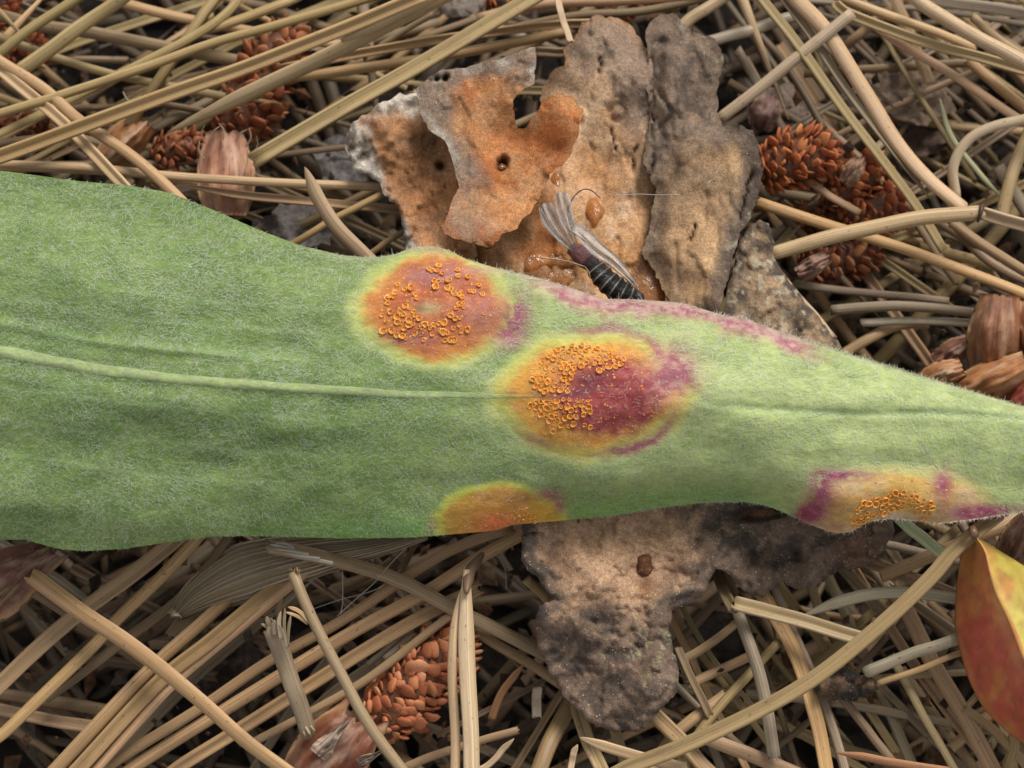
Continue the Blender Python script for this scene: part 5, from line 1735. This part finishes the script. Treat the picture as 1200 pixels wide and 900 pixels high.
stick('splintered_stick', 'short grey stick with a splintered upper end standing in the lower left', '319,738 337,787 352,830 361,858', -.3, -.62, 21, 'grey',
      [('318,742 312,734 306,731', -.29, -.24, 4, 'twig'), ('320,742 314,728 313,722', -.28, -.22, 6, 'grey'), ('326,745 320,728 316,724', -.27, -.2, 5, 'white'), ('330,750 327,730 329,716', -.26, -.18, 5, 'white'),
       ('335,755 333,735 334,712', -.27, -.17, 4, 'twig'), ('337,758 338,738 341,720', -.29, -.2, 4, 'grey'), ('322,745 321,735 322,726', -.26, -.2, 6, 'grey'), ('336,760 332,742 326,730', -.27, -.2, 4, 'white'),
       ('355,845 360,855 364,861', -.56, -.55, 2.5, 'white'), ('359,845 366,853 370,857', -.58, -.56, 2, 'white'), ('351,845 355,856 358,863', -.58, -.56, 2.5, 'grey')])
stick('thin_twig', 'thin speckled twig running from the frayed stick down to the bottom edge', '343,672 352,695 367,727 400,792 427,840 470,900 485,920', -.32, -.4, 13, 'twig',
      [('344,675 342,669 338,667', -.3, -.26, 4, 'brown'), ('346,675 347,668 346,663', -.3, -.25, 4, 'brown'), ('347,676 350,670 352,667', -.3, -.26, 4, 'twig'), ('362,728 350,716 337,711', -.33, -.3, 5, 'tan'), ('361,731 348,722 334,717', -.34, -.3, 4, 'tan')],
      cat='twig')
stick('flat_stick', 'grey brown flat stick with a chalky white left end just below the leaf', '318,640 345,645 400,659 467,680 530,713 580,737 633,764 700,798', -.42, -1.15, 17, 'twig',
      [('345,645 328,640 316,638', -.33, -.3, 4, (.40, .37, .32)), ('362,650 340,646 320,643', -.34, -.31, 4, (.46, .42, .36)), ('375,654 350,651 326,646', -.34, -.32, 3, (.40, .36, .31)), ('345,643 335,637 322,636', -.33, -.3, 3, (.42, .39, .34)),
       ('390,660 365,655 340,651', -.36, -.34, 5, (.5, .45, .4))])
# grey broken strip beside the orange cone
stick('grey_chip', 'grey splintery chip in the gap above the orange cone', '365,836 410,800 445,775 480,742', -1.15, -1.1, 17, 'grey',
      [('450,772 470,755 488,742', -1.0, -1.0, 6, 'white'), ('430,778 455,758 478,736', -1.0, -1.0, 5, 'white'), ('440,780 470,762 495,748', -1.05, -1.05, 5, 'grey')], cat='wood chip')

pair = thing('needle_pair', 'pale forked pair of needles joined at the top, standing beside the orange cone', 'needle pair', P(545, 790, -.6))


def pair_part(name, pts, z0, z1, w, col, prof, ends, roll):
    path = path3(parse(pts), z0, z1, 20)
    v, f, uv = sweep(path, wpx(w, z0), prof, roll, .2, ends, seed=9)
    o = obj(name, mesh(name, v - np.array(pair.location), f, uv), M_NEEDLE, pair)
    o.color = (*COL[col], 1)


pair_part('needle', '541,690 533,735 530,790 533,860 534,920', -.55, -.5, 12, 'light', 'ridge', ('tip', 'cut'), -.5)
pair_part('needle', '548,668 547,700 547,767 550,840 554,920', -.5, -.45, 20, 'pale', 'ridge', ('thin', 'cut'), .25)
pair_part('sheath', '566,648 557,660 550,672 547,694', -.66, -.43, 13, 'brown', 'round', ('thin', 'thin'), 0)

# joint on the light needle by the right edge, blunt grey peg in the dark gap
needle('630,808 629,822 628,838', -1.0, -1.0, 13, 'white', 'tiny grey white peg in the dark gap left of the lower bark', 'flat', 'cc', name='wood_peg', cat='wood chip', group='pegs')
needle('577,842 585,818 600,795 613,778', -1.05, -.95, 11, 'red', 'red brown pointed sliver in the dark gap at the bottom', 'flat', 'ct', name='wood_sliver', cat='wood chip', group='slivers')
p, n_ = P(1148, 250, -.5), None
v, f, uv = sweep(P(np.array([1146, 1148, 1150.]), np.array([250, 250.3, 251]), np.array([-.49, -.49, -.49])), wpx(22, -.5), 'dome')
v, c = recentre(v)
o = obj('needle_joint', mesh('needle_joint', v, f, uv), M_NEEDLE, None, c)
o.color = (.07, .035, .02, 1)
tag(o, 'dark brown ring where two light needle lengths meet by the right edge', 'needle joint')

# fine fibres and spider threads
for k, (pts, z0, z1, w, lab) in enumerate([
        ('712,229 740,228 770,229 796,228', -.25, -.22, 1.6, 'fine pale fibre lying straight on the bark beside the insect'),
        ('828,216 838,208 845,199', -.2, -.15, 1.6, 'tiny pale hair on the grey brown bark scale'),
        ('395,722 420,700 450,670 478,640', -.7, -.6, 1.4, 'spider thread slanting up beside the flat stick'),
        ('360,716 400,702 440,690 470,668', -.75, -.7, 1.2, 'spider thread running level behind the thin twig'),
        ('400,720 401,700 402,668', -.8, -.75, 2.0, 'thin pale rootlet hanging under the flat stick'),
        ('565,655 580,650 590,662 594,690', -.8, -.8, 1.2, 'looped thread beside the brown sheath of the forked pair'),
        ('145,108 150,118 158,130', -.9, -.85, 2.0, 'short whitish thread under the honey tan needle')]):
    path = path3(parse(pts), z0, z1, 14)
    v, f, uv = sweep(path, wpx(w * .62, z0), 'low')
    v, c = recentre(v)
    o = obj('fine_thread', mesh('fine_thread', v, f, uv), M_THREAD, None, c)
    tag(o, lab, 'thread', 'fine threads')

# ------------------------------------------------------------------ the dead insect on the bark
def insect():
    def F2(s):
        return [(600 + x / 4.5, 180 + y / 4.5) for x, y in parse(s)]
    zb = -.28
    root = thing('winged_insect', 'dead clear winged insect with black banded body stuck in resin on the bark', 'insect', P(690, 300, zb))
    loc = np.array(root.location)

    def tube(name, s, z0, z1, widths, cols, prof='round', n=26):
        p2 = spline(F2(s), n)
        path = P(p2[:, 0], p2[:, 1], np.linspace(z0, z1, n))
        t = np.linspace(0, 1, n)
        w = np.interp(t, np.linspace(0, 1, len(widths)), widths) * PX / 4.5
        v, f, uv = sweep(path, w, prof)
        k = len(PROF[prof]) + 1
        cc = np.repeat(np.array([cols(q) for q in t]), k, 0)
        return obj(name, mesh(name, v - loc, f, uv, cc), M_INSECT, root)

    def band(t):
        s_ = (t * 6.5) % 1
        return (.30, .27, .22) if s_ > .88 else (.018, .016, .016)
    tube('thorax', '300,500 335,515 380,545 430,590', zb + .06, zb + .06, [60, 105, 120, 90], lambda t: (.22, .085, .085) if t < .75 else (.08, .04, .04))
    # banded abdomen: rings swell and pinch
    n = 56
    p2 = spline(F2('415,575 460,630 520,690 590,735 655,760'), n)
    t = np.linspace(0, 1, n)
    w = np.interp(t, [0, .25, .6, .9, 1], [85, 125, 140, 110, 60]) * (1 + .07 * np.cos(t * 6.5 * 2 * math.pi)) * PX / 4.5
    v, f, uv = sweep(P(p2[:, 0], p2[:, 1], zb + .06 + .0 * t), w, 'round')
    cc = np.repeat(np.array([band(q_) for q_ in t]), 11, 0)
    obj('abdomen', mesh('abdomen', v - loc, f, uv, cc), M_INSECT, root)
    tube('antenna', '290,330 297,290 315,245 348,205 388,187 430,202 468,238', zb + .1, zb + .05, [7, 8, 7, 6], lambda t: (.02, .018, .018))
    for s_, wd, c in (('150,552 220,555 300,570 385,597', 8, (.34, .25, .15)), ('385,597 405,625 412,655', 7, (.34, .25, .15)), ('470,640 490,690 520,745', 9, (.05, .04, .04)),
                      ('560,640 575,690 590,750', 8, (.1, .08, .07)), ('600,660 630,700 640,760', 8, (.06, .05, .05)), ('520,690 545,720 560,770', 8, (.12, .1, .09)), ('590,650 640,672 662,720', 7, (.25, .2, .15))):
        tube('leg', s_, zb + .12, zb + .1, [wd, wd], lambda t, c=c: c, n=9)

    tube('head', '640,742 662,766 672,790', zb + .07, zb + .03, [70, 88, 50], lambda t: (.02, .017, .016))

    def wing(axis, widths, z0, z1, pleat, label=None):
        n, m = 26, 23
        p2 = spline(F2(axis), n)
        d = np.gradient(p2, axis=0)
        d /= np.linalg.norm(d, axis=1)[:, None]
        sd = np.stack([-d[:, 1], d[:, 0]], -1)
        w = np.interp(np.linspace(0, 1, n), np.linspace(0, 1, len(widths)), widths) / 4.5 / 2
        a = np.linspace(-1, 1, m)
        V, U = [], []
        for i in range(n):
            x = p2[i, 0] + sd[i, 0] * a * w[i] + d[i, 0] * (1 - np.abs(a)) * (4 * i / n)
            y = p2[i, 1] + sd[i, 1] * a * w[i] + d[i, 1] * (1 - np.abs(a)) * (4 * i / n)
            tz = i / (n - 1)
            V.append(P(x, y, z0 * (1 - tz) + z1 * tz + .012 * np.cos(a * pleat * 2.3 + tz * 2) * (.3 + tz) + .02 * (fbm(a * 2 + 9, tz * 3, 270, 3) - .5)))
            U.append(np.stack([np.full(m, tz), np.linspace(0, 1, m)], -1))
        V, U = np.vstack(V), np.vstack(U)
        k = len(V)
        V = np.vstack([V, V - np.array([0, 0, .004])])
        idx = np.arange(k).reshape(n, m)
        f = np.stack([idx[:-1, :-1], idx[:-1, 1:], idx[1:, 1:], idx[1:, :-1]], -1).reshape(-1, 4)
        per = np.r_[idx[0, :-1], idx[:-1, -1], idx[-1, :0:-1], idx[:0:-1, 0]]
        fl = f.tolist() + (f[:, ::-1] + k).tolist() + [[int(per[i]), int(per[(i + 1) % len(per)]), int(per[(i + 1) % len(per)] + k), int(per[i] + k)] for i in range(len(per))]
        o = obj('wing', mesh('wing', V - loc, fl, np.vstack([U, U])), M_WING, root)

    wing('325,505 280,455 225,380 175,275', [26, 50, 85, 110, 78], zb + .1, zb + .16, 3)
    wing('330,480 310,410 285,320 258,215', [24, 50, 80, 92, 80], zb + .13, zb + .2, 3)
    wing('320,380 380,430 450,500 540,570 650,690', [50, 85, 80, 62, 24], zb + .16, zb + .17, 3)
    # main wing veins
    for s_ in ('165,370 215,430 270,485 310,505', '152,290 200,380 260,450', '300,330 320,400 345,470', '300,400 400,470 480,540 560,610 640,680'):
        tube('wing_vein', s_, zb + .17, zb + .16, [7, 5], lambda t: (.22, .19, .17), n=12)


insect()
